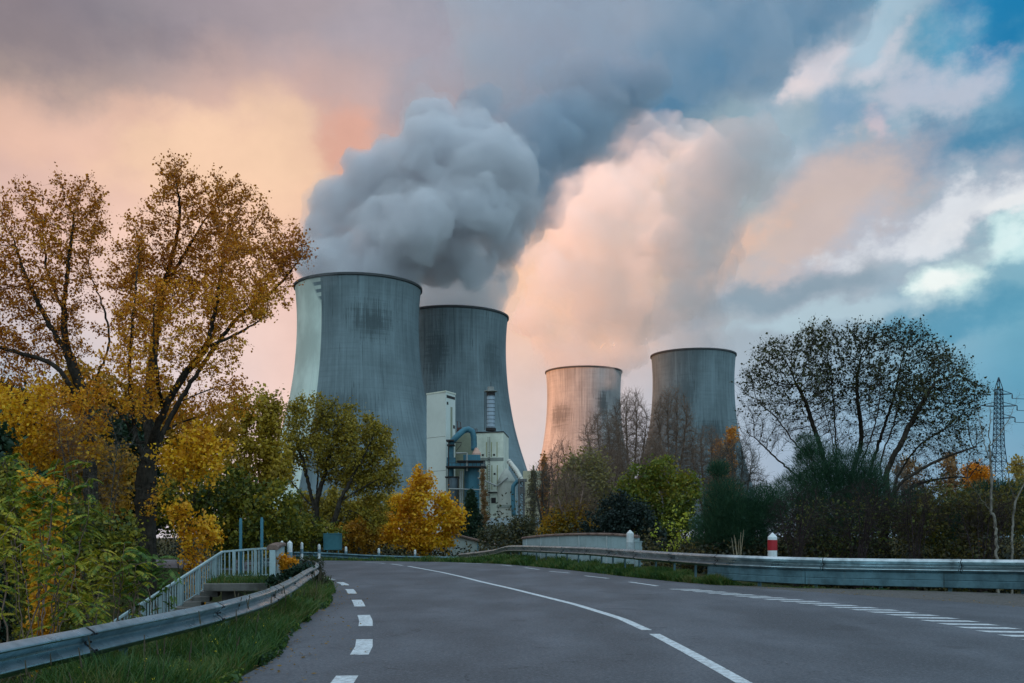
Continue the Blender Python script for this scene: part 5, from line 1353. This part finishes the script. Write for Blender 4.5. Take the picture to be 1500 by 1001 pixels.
bare('short leafless reddish tree at the foot of the glowing tower', 822, 125, 640, 30, 64, n=1100)
bare('leafless tree with a spreading crown beside the orange birch', 1035, 125, 622, 44, 65, n=1500)
bare('pale stemmed thin tree among olive twigs before the glowing tower', 858, 95, 655, 46, 66, bk=BARK_PALE, leaf=leaf_material('leaf_sparse_olive', [(0.16, 0.14, 0.05), (0.24, 0.20, 0.06), (0.28, 0.20, 0.07)]), n=1600, tip=.024)
bare('pale slim stemmed tree next to the yellow orange bush', 800, 100, 672, 34, 67, bk=BARK_GREY, n=1100, tip=.026)
bare('low fan of leafless twigs filling the gap under the leaning bare tree', 880, 100, 650, 44, 68, n=1500)
bare('leafless thicket tree between the two tall bare poplars', 955, 108, 640, 40, 69, n=1500)
bare('pale grey leafless thicket tree behind the orange birches', 1080, 112, 640, 44, 70, bk=BARK_GREY, n=1500)
bare('leafless greyish tree seen under the boughs of the many stemmed tree', 1290, 100, 655, 50, 77, bk=BARK_GREY, n=1400)
bare('small leafless tree at the river side of the slim orange poplar', 835, 88, 690, 40, 78, n=1200)
# mid bushes
shrub('green_tree', 'rounded yellow green tree in front of the bare poplars', 965, 84, [(960, 700, 40, 30, 0, 1.1), (935, 735, 34, 40, 0), (995, 730, 32, 40, 0), (970, 770, 50, 30, 0), (1015, 715, 18, 26, 0, .7), (915, 715, 18, 22, 0, .7)], leaf_material('leaf_moss', [(0.045, 0.075, 0.012), (0.10, 0.14, 0.018), (0.20, 0.21, 0.02), (0.32, 0.24, 0.02)], seed=16, patch=.25), 2200, .42, .012, seed=71, cat='tree', gaps=.5, gap_scale=1.5, up=.3, per_node=6, leaf_size=.21, spread=.3, stems=10, leafr=.045)
shrub('evergreen_bush', 'near black evergreen bush behind the white parapet and plain bollard', 900, 76, [(885, 755, 30, 30, 0), (920, 765, 40, 32, 0), (880, 785, 36, 20, 0), (950, 785, 30, 22, 0), (905, 740, 20, 18, 0)], leaf_material('leaf_black_green', [(0.010, 0.018, 0.014), (0.018, 0.030, 0.022), (0.028, 0.042, 0.030)], trans=.1), 1600, .36, .012, seed=72, per_node=8, leaf_size=.17, spread=.25, stems=9)
shrub('gold_bush', 'yellow orange bush between the white parapet and the slim orange poplar', 830, 88, [(828, 765, 32, 22, 0), (850, 750, 18, 16, 0), (812, 780, 26, 16, 0), (862, 770, 16, 20, 0)], leaf_material('leaf_mustard', [(0.20, 0.15, 0.012), (0.42, 0.25, 0.012), (0.52, 0.22, 0.015)]), 1200, .36, .011, seed=73, per_node=8, leaf_size=.18, spread=.26, stems=8)
shrub('bright_bush', 'small sapling with bright lime yellow leaves behind the plain bollard', 985, 52, [(985, 770, 26, 16, 0), (1005, 752, 14, 10, 0), (1000, 790, 24, 12, 0), (965, 778, 16, 10, 0), (990, 745, 8, 6, 0)], BRIGHT, 420, .22, .006, seed=74, per_node=3, leaf_size=.12, spread=.09, stems=7, kill=.45, gaps=.5, gap_scale=2.2, twigs=1, dq=.8)
shrub('grey_bush', 'greyish green bush filling the gap before the yard wall', 755, 105, [(730, 785, 36, 16, 0), (770, 780, 34, 20, 0), (800, 790, 30, 14, 0), (757, 770, 12, 14, 0)], leaf_material('leaf_grey_green', [(0.06, 0.06, 0.03), (0.10, 0.11, 0.05), (0.16, 0.14, 0.07)]), 1300, .42, .013, seed=75, per_node=6, leaf_size=.2, spread=.3, stems=9)
# orange birches & far orange wood
def birch(label, px, D, ptop, wpx, seed, mat=ORANGE, n=900):
    k = D / FPX; b = gnd(px, D); y0 = HY + (CH - b.z) * FPX / D; h = y0 - ptop
    bl = [(px, y0 - h * .82, wpx * .55, h * .15, 0), (px + 2, y0 - h * .6, wpx * .9, h * .18, 0), (px - 2, y0 - h * .4, wpx, h * .18, 0)]
    return tree('birch_tree', label, 'tree', b, [[(px, y0 - h * .5), (px, y0 - h * .95)]], bl, D, n, .5, mat, BARK_PALE, tip=.016, seed=seed, per_node=5, leaf_size=.26, spread=.34, up=.4, leafr=.05, kill=.8)
birch('orange birch next to the broad dark broom bush', 1072, 128, 622, 24, 81)
birch('orange birch half hidden by the leafless tree with a spreading crown', 1052, 140, 640, 20, 82)
birch('pale orange birch behind the many stemmed tree, near its splayed trunk', 1330, 130, 668, 34, 83, leaf_material('leaf_pale_orange', [(0.26, 0.15, 0.07), (0.38, 0.22, 0.10), (0.34, 0.24, 0.12)]), 1100)
birch('brown orange birch beyond the drooping boughs of the many stemmed tree', 1395, 135, 660, 36, 84, leaf_material('leaf_brown_orange', [(0.24, 0.13, 0.05), (0.36, 0.19, 0.06), (0.40, 0.24, 0.10)]), 1100)
birch('golden birch by the foot of the pylon', 1490, 120, 668, 30, 85, leaf_material('leaf_straw', [(0.26, 0.20, 0.04), (0.42, 0.30, 0.06), (0.36, 0.22, 0.05)]), 1100)
shrub('orange_bush', 'glowing orange bush just below the foot of the pylon', 1432, 110, [(1430, 692, 20, 13, 0), (1440, 706, 16, 12, 0), (1425, 710, 14, 14, 0)], leaf_material('leaf_vivid_orange', [(0.62, 0.22, 0.01), (0.80, 0.32, 0.015), (0.85, 0.38, 0.02)]), 700, .4, .012, seed=86, per_node=12, leaf_size=.2, spread=.24, stems=6)
# --- the many-stemmed dark tree
tree('spreading_tree', 'wide dark many stemmed tree with small leaves at its tips, across from the pylon', 'tree', gnd(1235, 50),
     [[(1236, 760), (1232, 730)],
      [(1236, 760), (1215, 700, 0), (1200, 650, 0), (1180, 590, 0), (1165, 560, 0)], [(1232, 730), (1225, 660, 2), (1222, 600, 2), (1215, 540, 2)], [(1236, 750), (1250, 690, 1), (1262, 640, 1), (1255, 570, 1), (1262, 520, 1)],
      [(1232, 740), (1205, 690, -2), (1165, 650, -2), (1135, 610, -2), (1110, 590, -2)], [(1236, 760), (1170, 700, -1), (1130, 665, -1), (1105, 640, -1)], [(1236, 750), (1270, 700, 2), (1290, 640, 2), (1310, 580, 2), (1320, 530, 2)], [(1232, 740), (1218, 640, -2), (1195, 560, -3), (1180, 520, -3)], [(1236, 755), (1262, 680, -2), (1285, 610, -3), (1290, 540, -3)]],
     [(1140, 525, 40, 28, 0, 1.1), (1200, 505, 40, 34, 0, 1.2), (1265, 505, 44, 34, 0, 1.2), (1325, 500, 40, 28, 0, 1.1), (1365, 520, 30, 22, 0, 1), (1115, 570, 34, 44, 0, 1), (1098, 610, 22, 34, 0, .8), (1180, 575, 60, 50, 0, .9), (1250, 570, 60, 50, 0, .9), (1310, 575, 46, 46, 0, .7), (1350, 540, 28, 30, 0, .7), (1110, 635, 34, 26, 0, .6), (1180, 630, 60, 26, 0, .6), (1260, 635, 60, 26, 0, .6), (1330, 620, 40, 30, 0, .5)],
     50, 4200, .26, DARKLEAF, BARK_DARK, tip=.013, seed=91, trunk_r=.20, per_node=2, leaf_size=.105, spread=.10, leafr=.016, kill=.42, infl=2.4, up=.14, gaps=.2, gap_scale=1.8, aspect=.85, jitter=.08, kf=.68, twig_len=1.9,
     leaf_fn=lambda c, rng: rng.uniform(0, 1, len(c)) < np.clip((c[:, 2] - 7.0) / 4.5, .05, .75))
tree('spreading_tree', 'dark tree with a splayed low trunk and drooping boughs reaching over to the pylon', 'tree', gnd(1295, 47),
     [[(1296, 780), (1302, 740)],
      [(1302, 740), (1300, 690, 0), (1325, 640, 0), (1345, 600, 0), (1370, 560, 0)], [(1300, 760), (1315, 715, -1), (1345, 690, -1), (1385, 670, -1), (1430, 655, -1)], [(1302, 740), (1320, 690, 2), (1350, 650, 2), (1400, 620, 2)], [(1302, 730), (1290, 680, 1), (1310, 620, 1), (1320, 570, 1)], [(1303, 745), (1340, 712, 0), (1390, 700, 0), (1420, 700, 0)]],
     [(1385, 560, 38, 44, 0, 1.2), (1350, 590, 44, 40, 0, .9), (1410, 590, 30, 34, 0, .9), (1400, 640, 46, 30, 0, .9), (1430, 675, 26, 22, 0, .7), (1350, 660, 46, 24, 0, .5), (1370, 705, 44, 22, 0, .6), (1440, 572, 14, 14, 0, .5)],
     47, 2900, .28, DARKLEAF, BARK_DARK, tip=.012, seed=92, trunk_r=.19, per_node=2, leaf_size=.10, spread=.10, leafr=.016, kill=.40, infl=2.2, gaps=.2, gap_scale=1.8, aspect=.85, jitter=.1, kf=.68, twig_len=1.9,
     leaf_fn=lambda c, rng: rng.uniform(0, 1, len(c)) < np.clip((c[:, 2] - 5.0) / 4.5, .10, .7))
# broom bushes: upright whippy stems
def broom(label, px, D, blobs, seed, n=9000, mat=BROOM):
    rng = np.random.default_rng(seed); k = D / FPX; b = gnd(px, D); root = thing('broom_bush', label, 'bush', b, 0, None)
    W_ = np.array([q[2] * q[3] for q in blobs], float); W_ /= W_.sum(); C = []; U = []
    for q, w_ in zip(blobs, W_):
        c = P(q[0], q[1], D + (q[4] if len(q) > 4 else 0)); m = int(n * w_)
        p = ellipsoid(rng, m, (0, 0, 0), (1, 1, 1), .45); u = p * np.array([.9, .9, .4]) + np.array([0, 0, .75]) + rng.normal(0, .38, p.shape)
        # ragged outline
        p = p * (1 + .28 * np.array([mnoise.noise(Vector(v) * 2.6 + Vector((seed, 0, 0))) for v in p])[:, None])
        C.append(np.array(c) + p * np.array([q[2] * k, (q[2] + q[3]) / 2 * k, q[3] * k])); U.append(u / np.linalg.norm(u, axis=1)[:, None])
    C = np.concatenate(C); U = np.concatenate(U); L = rng.uniform(.14, .42, len(C))[:, None] * k / .03 * .8
    s = np.cross(U, rng.normal(0, 1, U.shape)); s /= np.linalg.norm(s, axis=1)[:, None]; wd = .008 * k / .03
    V = np.stack([C - s * wd, C + s * wd, C + U * L + s * wd * .2, C + U * L - s * wd * .2], 1).reshape(-1, 3) - np.array(b)
    fast_obj('crown', V, np.arange(len(V)).reshape(-1, 4), mat, root)
    st = MB(); rg = random.Random(seed)
    for q in range(12):
        e = Vector(C[rg.randrange(len(C))]) - b; st.tube([(0, 0, 0), (e.x * .4, e.y * .4, e.z * .6), e], [.05, .03, .012], 5)
    st.build('trunk', BARK_DARK, root, True); return root
broom('broad dark broom bush covering the foot of the many stemmed tree', 1215, 45, [(1200, 700, 46, 50, 0), (1250, 705, 50, 50, 0), (1170, 740, 48, 50, 0), (1220, 770, 70, 50, 0), (1275, 740, 40, 45, 0), (1185, 660, 20, 26, 0)], 101, 60000)
broom('dark drooping broom bush left of the red and white bollard', 1062, 44, [(1060, 740, 32, 40, 0), (1052, 690, 16, 14, 0), (1085, 770, 46, 40, 0), (1045, 780, 34, 32, 0), (1120, 750, 34, 40, 0)], 102, 40000)
broom('low dark broom bush behind the long guardrail, below the orange bush', 1430, 46, [(1420, 760, 60, 36, 0), (1370, 770, 50, 34, 0), (1480, 750, 50, 40, 0), (1520, 740, 40, 40, 0), (1450, 722, 40, 18, 0), (1340, 745, 30, 30, 0)], 103, 46000)
shrub('bramble_bush', 'tangle of dark purple brown brambles behind the red and white bollard', 1215, 41, [(1210, 765, 50, 36, 0), (1270, 760, 50, 36, 0), (1320, 765, 50, 34, 0), (1170, 785, 40, 24, 0), (1250, 790, 70, 22, 0)], leaf_material('leaf_bramble', [(0.03, 0.035, 0.012), (0.06, 0.08, 0.02), (0.22, 0.24, 0.03)]), 2600, .22, .007, bark_m=bark('bramble_stem', (0.055, 0.038, 0.040), (0.022, 0.016, 0.018)), seed=111, stems=14, per_node=1, leaf_size=.10, spread=.14, fill=.35, kill=.28, infl=1.8, jitter=.6)
shrub('bramble_bush', 'thin olive leaved bramble thicket under the pylon', 1400, 42, [(1380, 745, 40, 34, 0), (1430, 750, 50, 34, 0), (1490, 745, 40, 40, 0), (1350, 770, 40, 30, 0)], leaf_material('leaf_thicket', [(0.05, 0.055, 0.015), (0.12, 0.11, 0.02), (0.22, 0.16, 0.02)]), 2000, .24, .007, bark_m=BARK_DARK, seed=112, stems=12, per_node=2, leaf_size=.12, spread=.16, kill=.3, infl=2, jitter=.5)
for i, (px, py, rx_, ry_, lab) in enumerate(((1165, 760, 44, 44, 'tangle of leafless purple brown twigs just beyond the red and white bollard'), (1255, 755, 54, 46, 'wide tangle of leafless dark twigs under the dark broom bush'), (1335, 750, 50, 46, 'tangle of leafless twigs at the foot of the splayed trunk'), (1440, 760, 56, 44, 'tangle of leafless twigs around the pale forked sapling'))):
    shrub('bare_shrub', lab, px, 39.5 + i * .3, [(px, py, rx_, ry_, 0), (px + 16, py - 20, rx_ * .7, ry_ * .8, 0)], None, 1500, .17, .008, bark_m=bark('bramble_stem', (0, 0, 0), (0, 0, 0)), seed=150 + i, stems=12, jitter=.4, kill=.24, infl=1.8, twigs=2, twig_len=2.0, gaps=.2)
# saplings by the pylon
tree('sapling', 'pale bare forked sapling in front of the pylon', 'sapling', gnd(1463, 36), [[(1458, 770), (1452, 752)], [(1452, 752), (1430, 720, 0), (1417, 700, 0), (1420, 680, 0)], [(1452, 752), (1452, 700, 0), (1449, 640, 0), (1452, 590, 0)], [(1451, 680), (1440, 640, 0), (1432, 600, 0)], [(1450, 655), (1475, 620, 0), (1492, 580, 0)]],
     [(1450, 610, 20, 30, 0), (1425, 640, 14, 40, 0), (1480, 610, 16, 30, 0), (1420, 690, 10, 16, 0)], 36, 160, .2, None, BARK_PALE, tip=.006, seed=121, kill=.4, trunk_r=.05, expo=2.0)
tree('sapling', 'pale bare sapling curving up at the very edge beyond the guardrail', 'sapling', gnd(1482, 36), [[(1483, 770), (1488, 735), (1505, 700)], [(1488, 735), (1478, 710, 0), (1470, 690, 0)]],
     [(1508, 670, 14, 30, 0), (1470, 680, 10, 16, 0)], 36, 60, .2, None, BARK_PALE, tip=.006, seed=122, kill=.4, trunk_r=.045, expo=2.0)
o = MB()
rg = random.Random(5)
for q in range(6):
    px = 1071 + q * 3.6; a = gnd(1078 + q, 38, .1); e = P(px + rg.uniform(-3, 3), 776 + rg.uniform(0, 16), 38); o.tube([a, a.lerp(e, .6) + Vector((rg.uniform(-.05, .05), 0, 0)), e], [.014, .012, .006], 4)
o = o.build('dry_stalks', worn('straw', (0.36, 0.30, 0.20), scale=6), None); tag(o, 'few pale dry stalks standing behind the guardrail left of the red and white bollard', 'plant')
# --- pinnate leaved shrubs by the near rail
SUMAC = leaf_material('leaf_sumac', [(0.04, 0.10, 0.016), (0.12, 0.18, 0.018), (0.32, 0.30, 0.022), (0.48, 0.36, 0.026)], seed=19, patch=.5)
def sumac(label, px, D, blobs, seed, n=260, mat=SUMAC, Lf=.42):
    rng = np.random.default_rng(seed); k = D / FPX; b = gnd(px, D, -.1); root = thing('sumac_shrub', label, 'shrub', b)
    y0 = HY + (CH - b.z) * FPX / D; rg = random.Random(seed); limbs = []
    for i in range(9):
        q = rg.choice(blobs); tx, ty = q[0] + rg.uniform(-.7, .7) * q[2], q[1] + rg.uniform(-.8, .4) * q[3]
        limbs.append([b] + [P((px + tx) / 2 + rg.uniform(-10, 10), (y0 + ty) / 2, D + rg.uniform(-.6, .6)), P(tx, ty, D + rg.uniform(-1, 1))])
    W_ = [q[2] * q[3] for q in blobs]; sw = sum(W_)
    at = np.concatenate([ellipsoid(rng, int(n * 1.6 * w_ / sw) + 3, P(q[0], q[1], D), (q[2] * k, q[2] * k * .8, q[3] * k), .5) for q, w_ in zip(blobs, W_)])
    pos, par = grow([(L, None if i == 0 else 1) for i, L in enumerate(limbs)], at, .16, 1.6, .3, rng, up=.15)
    r, kids = radii(pos, par, .006, 2.4, .04)
    twig_mesh('trunk', pos, par, r, TWIG_RED, root, b, .03)
    tips = np.where(r < .0095)[0]; rng.shuffle(tips); tips = tips[:n * 2]
    # a compound leaf: arching rachis with paired leaflets
    c = pos[tips]; m = len(c); a = rng.uniform(0, 2 * np.pi, m); L = Lf * rng.uniform(.6, 1.3, m)
    h = np.stack([np.cos(a), np.sin(a), rng.uniform(-.1, .6, m)], 1); side = np.stack([-np.sin(a), np.cos(a), np.zeros(m)], 1)
    V = []; nl = 9
    for j in range(nl):
        f = (j + 1) / nl; p = c + h * (L * f)[:, None]; p[:, 2] -= .55 * L * f * f
        ll = L * .36 * (1.05 - .55 * abs(f - .45)); wd = ll * .58
        fwd = h.copy(); fwd[:, 2] -= 1.1 * f; fwd /= np.linalg.norm(fwd, axis=1)[:, None]
        for s in (-1, 1):
            d = side * s * .9 + fwd * .35; d[:, 2] -= .28 + rng.uniform(0, .25, m); d /= np.linalg.norm(d, axis=1)[:, None]
            V.append(np.stack([p, p + d * (ll * .45)[:, None] + fwd * wd[:, None] * .5, p + d * ll[:, None], p + d * (ll * .45)[:, None] - fwd * wd[:, None] * .5], 1).reshape(-1, 3))
    V = np.concatenate(V)
    fast_obj('crown', V - np.array(b), np.arange(len(V)).reshape(-1, 4), mat, root)
    return root
sumac('near shrub of drooping feathery green yellow leaves behind the guardrail, in the picture corner', 30, 14, [(20, 800, 60, 70, 0), (70, 850, 60, 60, 0), (0, 880, 60, 50, 0), (110, 890, 50, 35, 0)], 131, 1000, Lf=.25)
sumac('feathery leaved shrub standing taller behind the one in the corner', 60, 18, [(40, 740, 60, 60, 0), (110, 700, 40, 50, 0), (20, 690, 40, 40, 0), (100, 780, 50, 50, 0)], 132, 900, Lf=.29)
sumac('feathery leaved green shrub right at the foot of the white stair railing', 165, 20, [(150, 830, 45, 40, 0), (195, 840, 32, 40, 0), (185, 800, 20, 20, 0), (130, 880, 45, 40, 0)], 133, 700, Lf=.28)
sumac('small feathery shrub between the railing and the dark trunk', 225, 27, [(205, 815, 30, 26, 0), (240, 830, 20, 22, 0), (180, 850, 30, 30, 0)], 134, 200, leaf_material('leaf_sumac_green', [(0.03, 0.08, 0.015), (0.07, 0.14, 0.02), (0.16, 0.22, 0.03)]))
shrub('gold_bush', 'orange leaved sprigs among the feathery shrubs near the picture edge', 70, 22, [(60, 720, 26, 18, 0), (40, 700, 14, 12, 0), (85, 745, 16, 14, 0)], GOLD, 260, .16, .005, seed=135, per_node=6, leaf_size=.09, spread=.09, stems=5)
shrub('gold_bush', 'small vivid orange plant against the white parapet end', 418, 31, [(415, 822, 7, 12, 0), (425, 826, 8, 10, 0), (420, 838, 9, 8, 0)], leaf_material('leaf_vivid_gold', [(0.60, 0.24, 0.01), (0.80, 0.36, 0.015), (0.85, 0.46, 0.03)]), 160, .1, .004, seed=136, per_node=8, leaf_size=.065, spread=.06, stems=5, kill=.12)
shrub('weed_clump', 'dark weedy clump with bare stems swallowing the end of the near guardrail', 462, 33.5, [(464, 846, 12, 18, 0), (450, 826, 14, 10, 0), (476, 856, 10, 12, 0), (470, 820, 6, 16, 0)], DARKLEAF, 700, .12, .004, seed=137, per_node=2, leaf_size=.05, spread=.07, stems=14, kill=.14, bark_m=BARK_GREY, up=.5)
shrub('ivy_clump', 'dark green ivy creeping over the kerb at the foot of the parapet', 400, 29, [(405, 850, 18, 8, 0), (425, 845, 16, 8, 0), (440, 838, 16, 8, 0)], DARKG, 420, .1, .004, seed=138, per_node=7, leaf_size=.08, spread=.07, stems=8, kill=.12)

# --- countless small growth: undergrowth, grass
def undergrowth():
    rng = np.random.default_rng(200); C = []
    # (px range, distance range, height m, count)
    for (x0, x1, d0, d1, h, n) in ((1000, 1700, 40, 52, 2.6, 30000), (-420, 250, 26, 60, 2.6, 26000), (-300, 120, 12, 26, 1.5, 12000), (250, 480, 48, 90, 2.6, 16000), (940, 1700, 40, 70, 2.4, 34000), (480, 960, 88, 130, 2.6, 22000), (700, 1800, 75, 130, 5.5, 44000), (-300, 520, 70, 120, 7.0, 40000), (1250, 1700, 48, 66, 4.2, 16000)):
        D = rng.uniform(d0, d1, n); px = rng.uniform(x0, x1, n); x = (px - 750) * D / FPX
        gz_ = np.array([ground_z(a, b) for a, b in zip(x, D)]); cl = np.array([mnoise.noise(Vector((a * .35, b * .35, 7))) for a, b in zip(x, D)])
        ok = np.array([(a < lx(b) - 1.3 if b < 40 else a < le(b) - 3.4) or a > rx(b) + 1.6 or b > 90 for a, b in zip(x, D)])
        hh = h * (.55 + .9 * cl).clip(.12, 1.3); z = gz_ + rng.uniform(0, 1, n) * hh
        ok &= ~((x > -13) & (x < -6.0) & (D > 26) & (D < 48))
        ok &= ~((x < -6.0) & (D > 50) & (D < 84) & (x > -26))
        C.append(np.stack([x, D, z], 1)[ok])
    C = np.concatenate(C); sz = .035 + .0012 * C[:, 1]
    V = []
    u = rng.normal(0, 1, C.shape); u /= np.linalg.norm(u, axis=1)[:, None]; v = np.cross(u, rng.normal(0, 1, C.shape)); v /= np.linalg.norm(v, axis=1)[:, None]
    s = sz[:, None]; V = np.stack([C - u * s, C + v * s * .6, C + u * s, C - v * s * .6], 1).reshape(-1, 3)
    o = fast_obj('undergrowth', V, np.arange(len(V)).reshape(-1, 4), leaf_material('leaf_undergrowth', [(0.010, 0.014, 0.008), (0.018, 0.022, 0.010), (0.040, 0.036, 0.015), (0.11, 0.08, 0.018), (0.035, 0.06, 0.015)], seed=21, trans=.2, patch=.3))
    tag(o, kind='stuff')
undergrowth()
def grass():
    rng = np.random.default_rng(201); P0 = []; Hh = []
    def add(n, D0, D1, fn, h):
        D = rng.uniform(D0, D1, n); f = rng.uniform(0, 1, n); lo, hi = fn(D); x = lo + (hi - lo) * f
        cl = np.array([mnoise.noise(Vector((a * .9, b * .6, 3))) for a, b in zip(x, D)])
        keep = rng.uniform(0, 1, n) < (0.75 + cl)
        z = np.array([max(ground_z(a, b), -3) for a, b in zip(x, D)])
        P0.append(np.stack([x, D, z], 1)[keep]); Hh.append((h * (1 + 1.1 * cl).clip(.35, 2) * rng.uniform(.5, 1.3, n))[keep])
    L_ = np.vectorize(le); R_ = np.vectorize(re_); X_ = np.vectorize(rx); LX = np.vectorize(lx)
    add(60000, 7, 22, lambda D: (LX(D) - .8, L_(D) - .02), .32)
    add(36000, 22, 44, lambda D: (LX(D) - .8, L_(D) - .0), .30)
    add(30000, 36.5, 46, lambda D: (R_(D) + .05, X_(D) + .6), .26)
    add(26000, 46, 78, lambda D: (R_(D) + .0, X_(D) + .6), .28)
    add(3500, 16, 36, lambda D: (X_(D) - .45, X_(D) + .5), .07)
    add(16000, 8, 30, lambda D: (LX(D) - 4, LX(D) - .8), .45)
    C = np.concatenate(P0); H = np.concatenate(Hh)
    # grass on the landing
    n = 2200; gx = rng.uniform(-1.0, 1.0, n); gy = rng.uniform(-1.6, 1.6, n); ca, sa = math.cos(R(6)), math.sin(R(6))
    C = np.concatenate([C, np.stack([-9.05 + gx * ca - gy * sa, 34.7 + gx * sa + gy * ca, np.full(n, .22)], 1)]); H = np.concatenate([H, rng.uniform(.06, .22, n) * (1 + (rng.uniform(0, 1, n) > .9))])
    n = len(C); a = rng.uniform(0, 6.28, n); w_ = (.004 + .00042 * C[:, 1])[:, None]
    s = np.stack([np.cos(a), np.sin(a), np.zeros(n)], 1) * w_
    t0 = rng.normal(0, .35, (n, 3)); t0[:, 2] = 1; t0 /= np.linalg.norm(t0, axis=1)[:, None]; t1 = t0 + rng.normal(0, .45, (n, 3)); t1[:, 2] = .75
    m = C + t0 * H[:, None] * .55; e = m + t1 * H[:, None] * .5
    V = np.stack([C - s, C + s, m + s * .7, m - s * .7, m - s * .7, m + s * .7, e + s * .1, e - s * .1], 1).reshape(-1, 3)
    o = fast_obj('grass', V, np.arange(len(V)).reshape(-1, 4), leaf_material('grass_blade', [(0.016, 0.042, 0.010), (0.032, 0.085, 0.014), (0.055, 0.125, 0.02), (0.12, 0.15, 0.03), (0.20, 0.17, 0.07)], seed=22, trans=.3, patch=.8))
    tag(o, kind='stuff')
    n = 260; D = rng.uniform(8, 44, n); lo, hi = LX(D) - .6, L_(D) - .05; x = lo + (hi - lo) * rng.uniform(0, 1, n); hh = rng.uniform(.25, .75, n)
    st = MB()
    for a_, b_, h_ in zip(x, D, hh):
        z0 = ground_z(a_, b_); q = Vector((rng.normal(0, .10), rng.normal(0, .10), h_)); p0_ = Vector((a_, b_, z0)); w1_ = .002 + .00014 * b_
        st.tube([p0_, p0_ + q * .6, p0_ + q], [w1_, w1_ * .8, w1_ * .5], 3, False)
        if h_ > .45: st.tube([p0_ + q * .8, p0_ + q * 1.02], [w1_ * 2.6, w1_ * 1.2], 4)
    o = st.build('weed_stalks', worn('dry_stalk', (0.075, 0.06, 0.035), scale=5)); tag(o, kind='stuff')
    # broad leaved weeds, yellow flowers and fallen leaves along the edge
    n = 26000; D = rng.uniform(8, 42, n); f = rng.uniform(0, 1, n) ** .5; lo, hi = LX(D) - .3, L_(D) + .12; x = lo + (hi - lo) * f
    cl = np.array([mnoise.noise(Vector((a_ * 1.1, b_ * .7, 9))) for a_, b_ in zip(x, D)]); k = cl > -.02; x, D = x[k], D[k]; n = len(x)
    C = np.stack([x, D, np.array([ground_z(a_, b_) for a_, b_ in zip(x, D)]) + rng.uniform(.02, .16, n)], 1)
    V, F = leaf_quads(C, .06, rng, 0, .8); o = fast_obj('weeds', V, F, leaf_material('leaf_weed', [(0.015, 0.035, 0.012), (0.03, 0.07, 0.016), (0.06, 0.12, 0.02), (0.22, 0.27, 0.03)], seed=23, patch=.9)); tag(o, kind='stuff')
    n = 150; D = rng.uniform(9, 30, n); lo, hi = LX(D) - .2, L_(D) - .1; x = lo + (hi - lo) * rng.uniform(0, 1, n)
    C = np.stack([x, D, np.array([ground_z(a_, b_) for a_, b_ in zip(x, D)]) + rng.uniform(.12, .38, n)], 1); C = np.repeat(C, 3, 0) + rng.normal(0, .012, (n * 3, 3))
    V, F = leaf_quads(C, .017, rng, 0, .9); o = fast_obj('flowers', V, F, leaf_material('petal_yellow', [(0.7, 0.55, 0.02), (0.8, 0.65, 0.03)])); tag(o, kind='stuff')
    n = 1600; D = rng.uniform(9, 60, n); sd = rng.uniform(0, 1, n) < .6
    x = np.where(sd, L_(D) + rng.exponential(.35, n), R_(D) + rng.normal(.3, .6, n))
    C = np.stack([x, D, np.full(n, .02)], 1); V, F = leaf_quads(C, .05, rng, 0, .8); V[:, 2] = .012 + (V[:, 2] - .02) * .3 + .012
    o = fast_obj('fallen_leaves', V, F, leaf_material('leaf_litter', [(0.14, 0.08, 0.02), (0.35, 0.20, 0.03), (0.20, 0.16, 0.09)])); tag(o, kind='stuff')
grass()
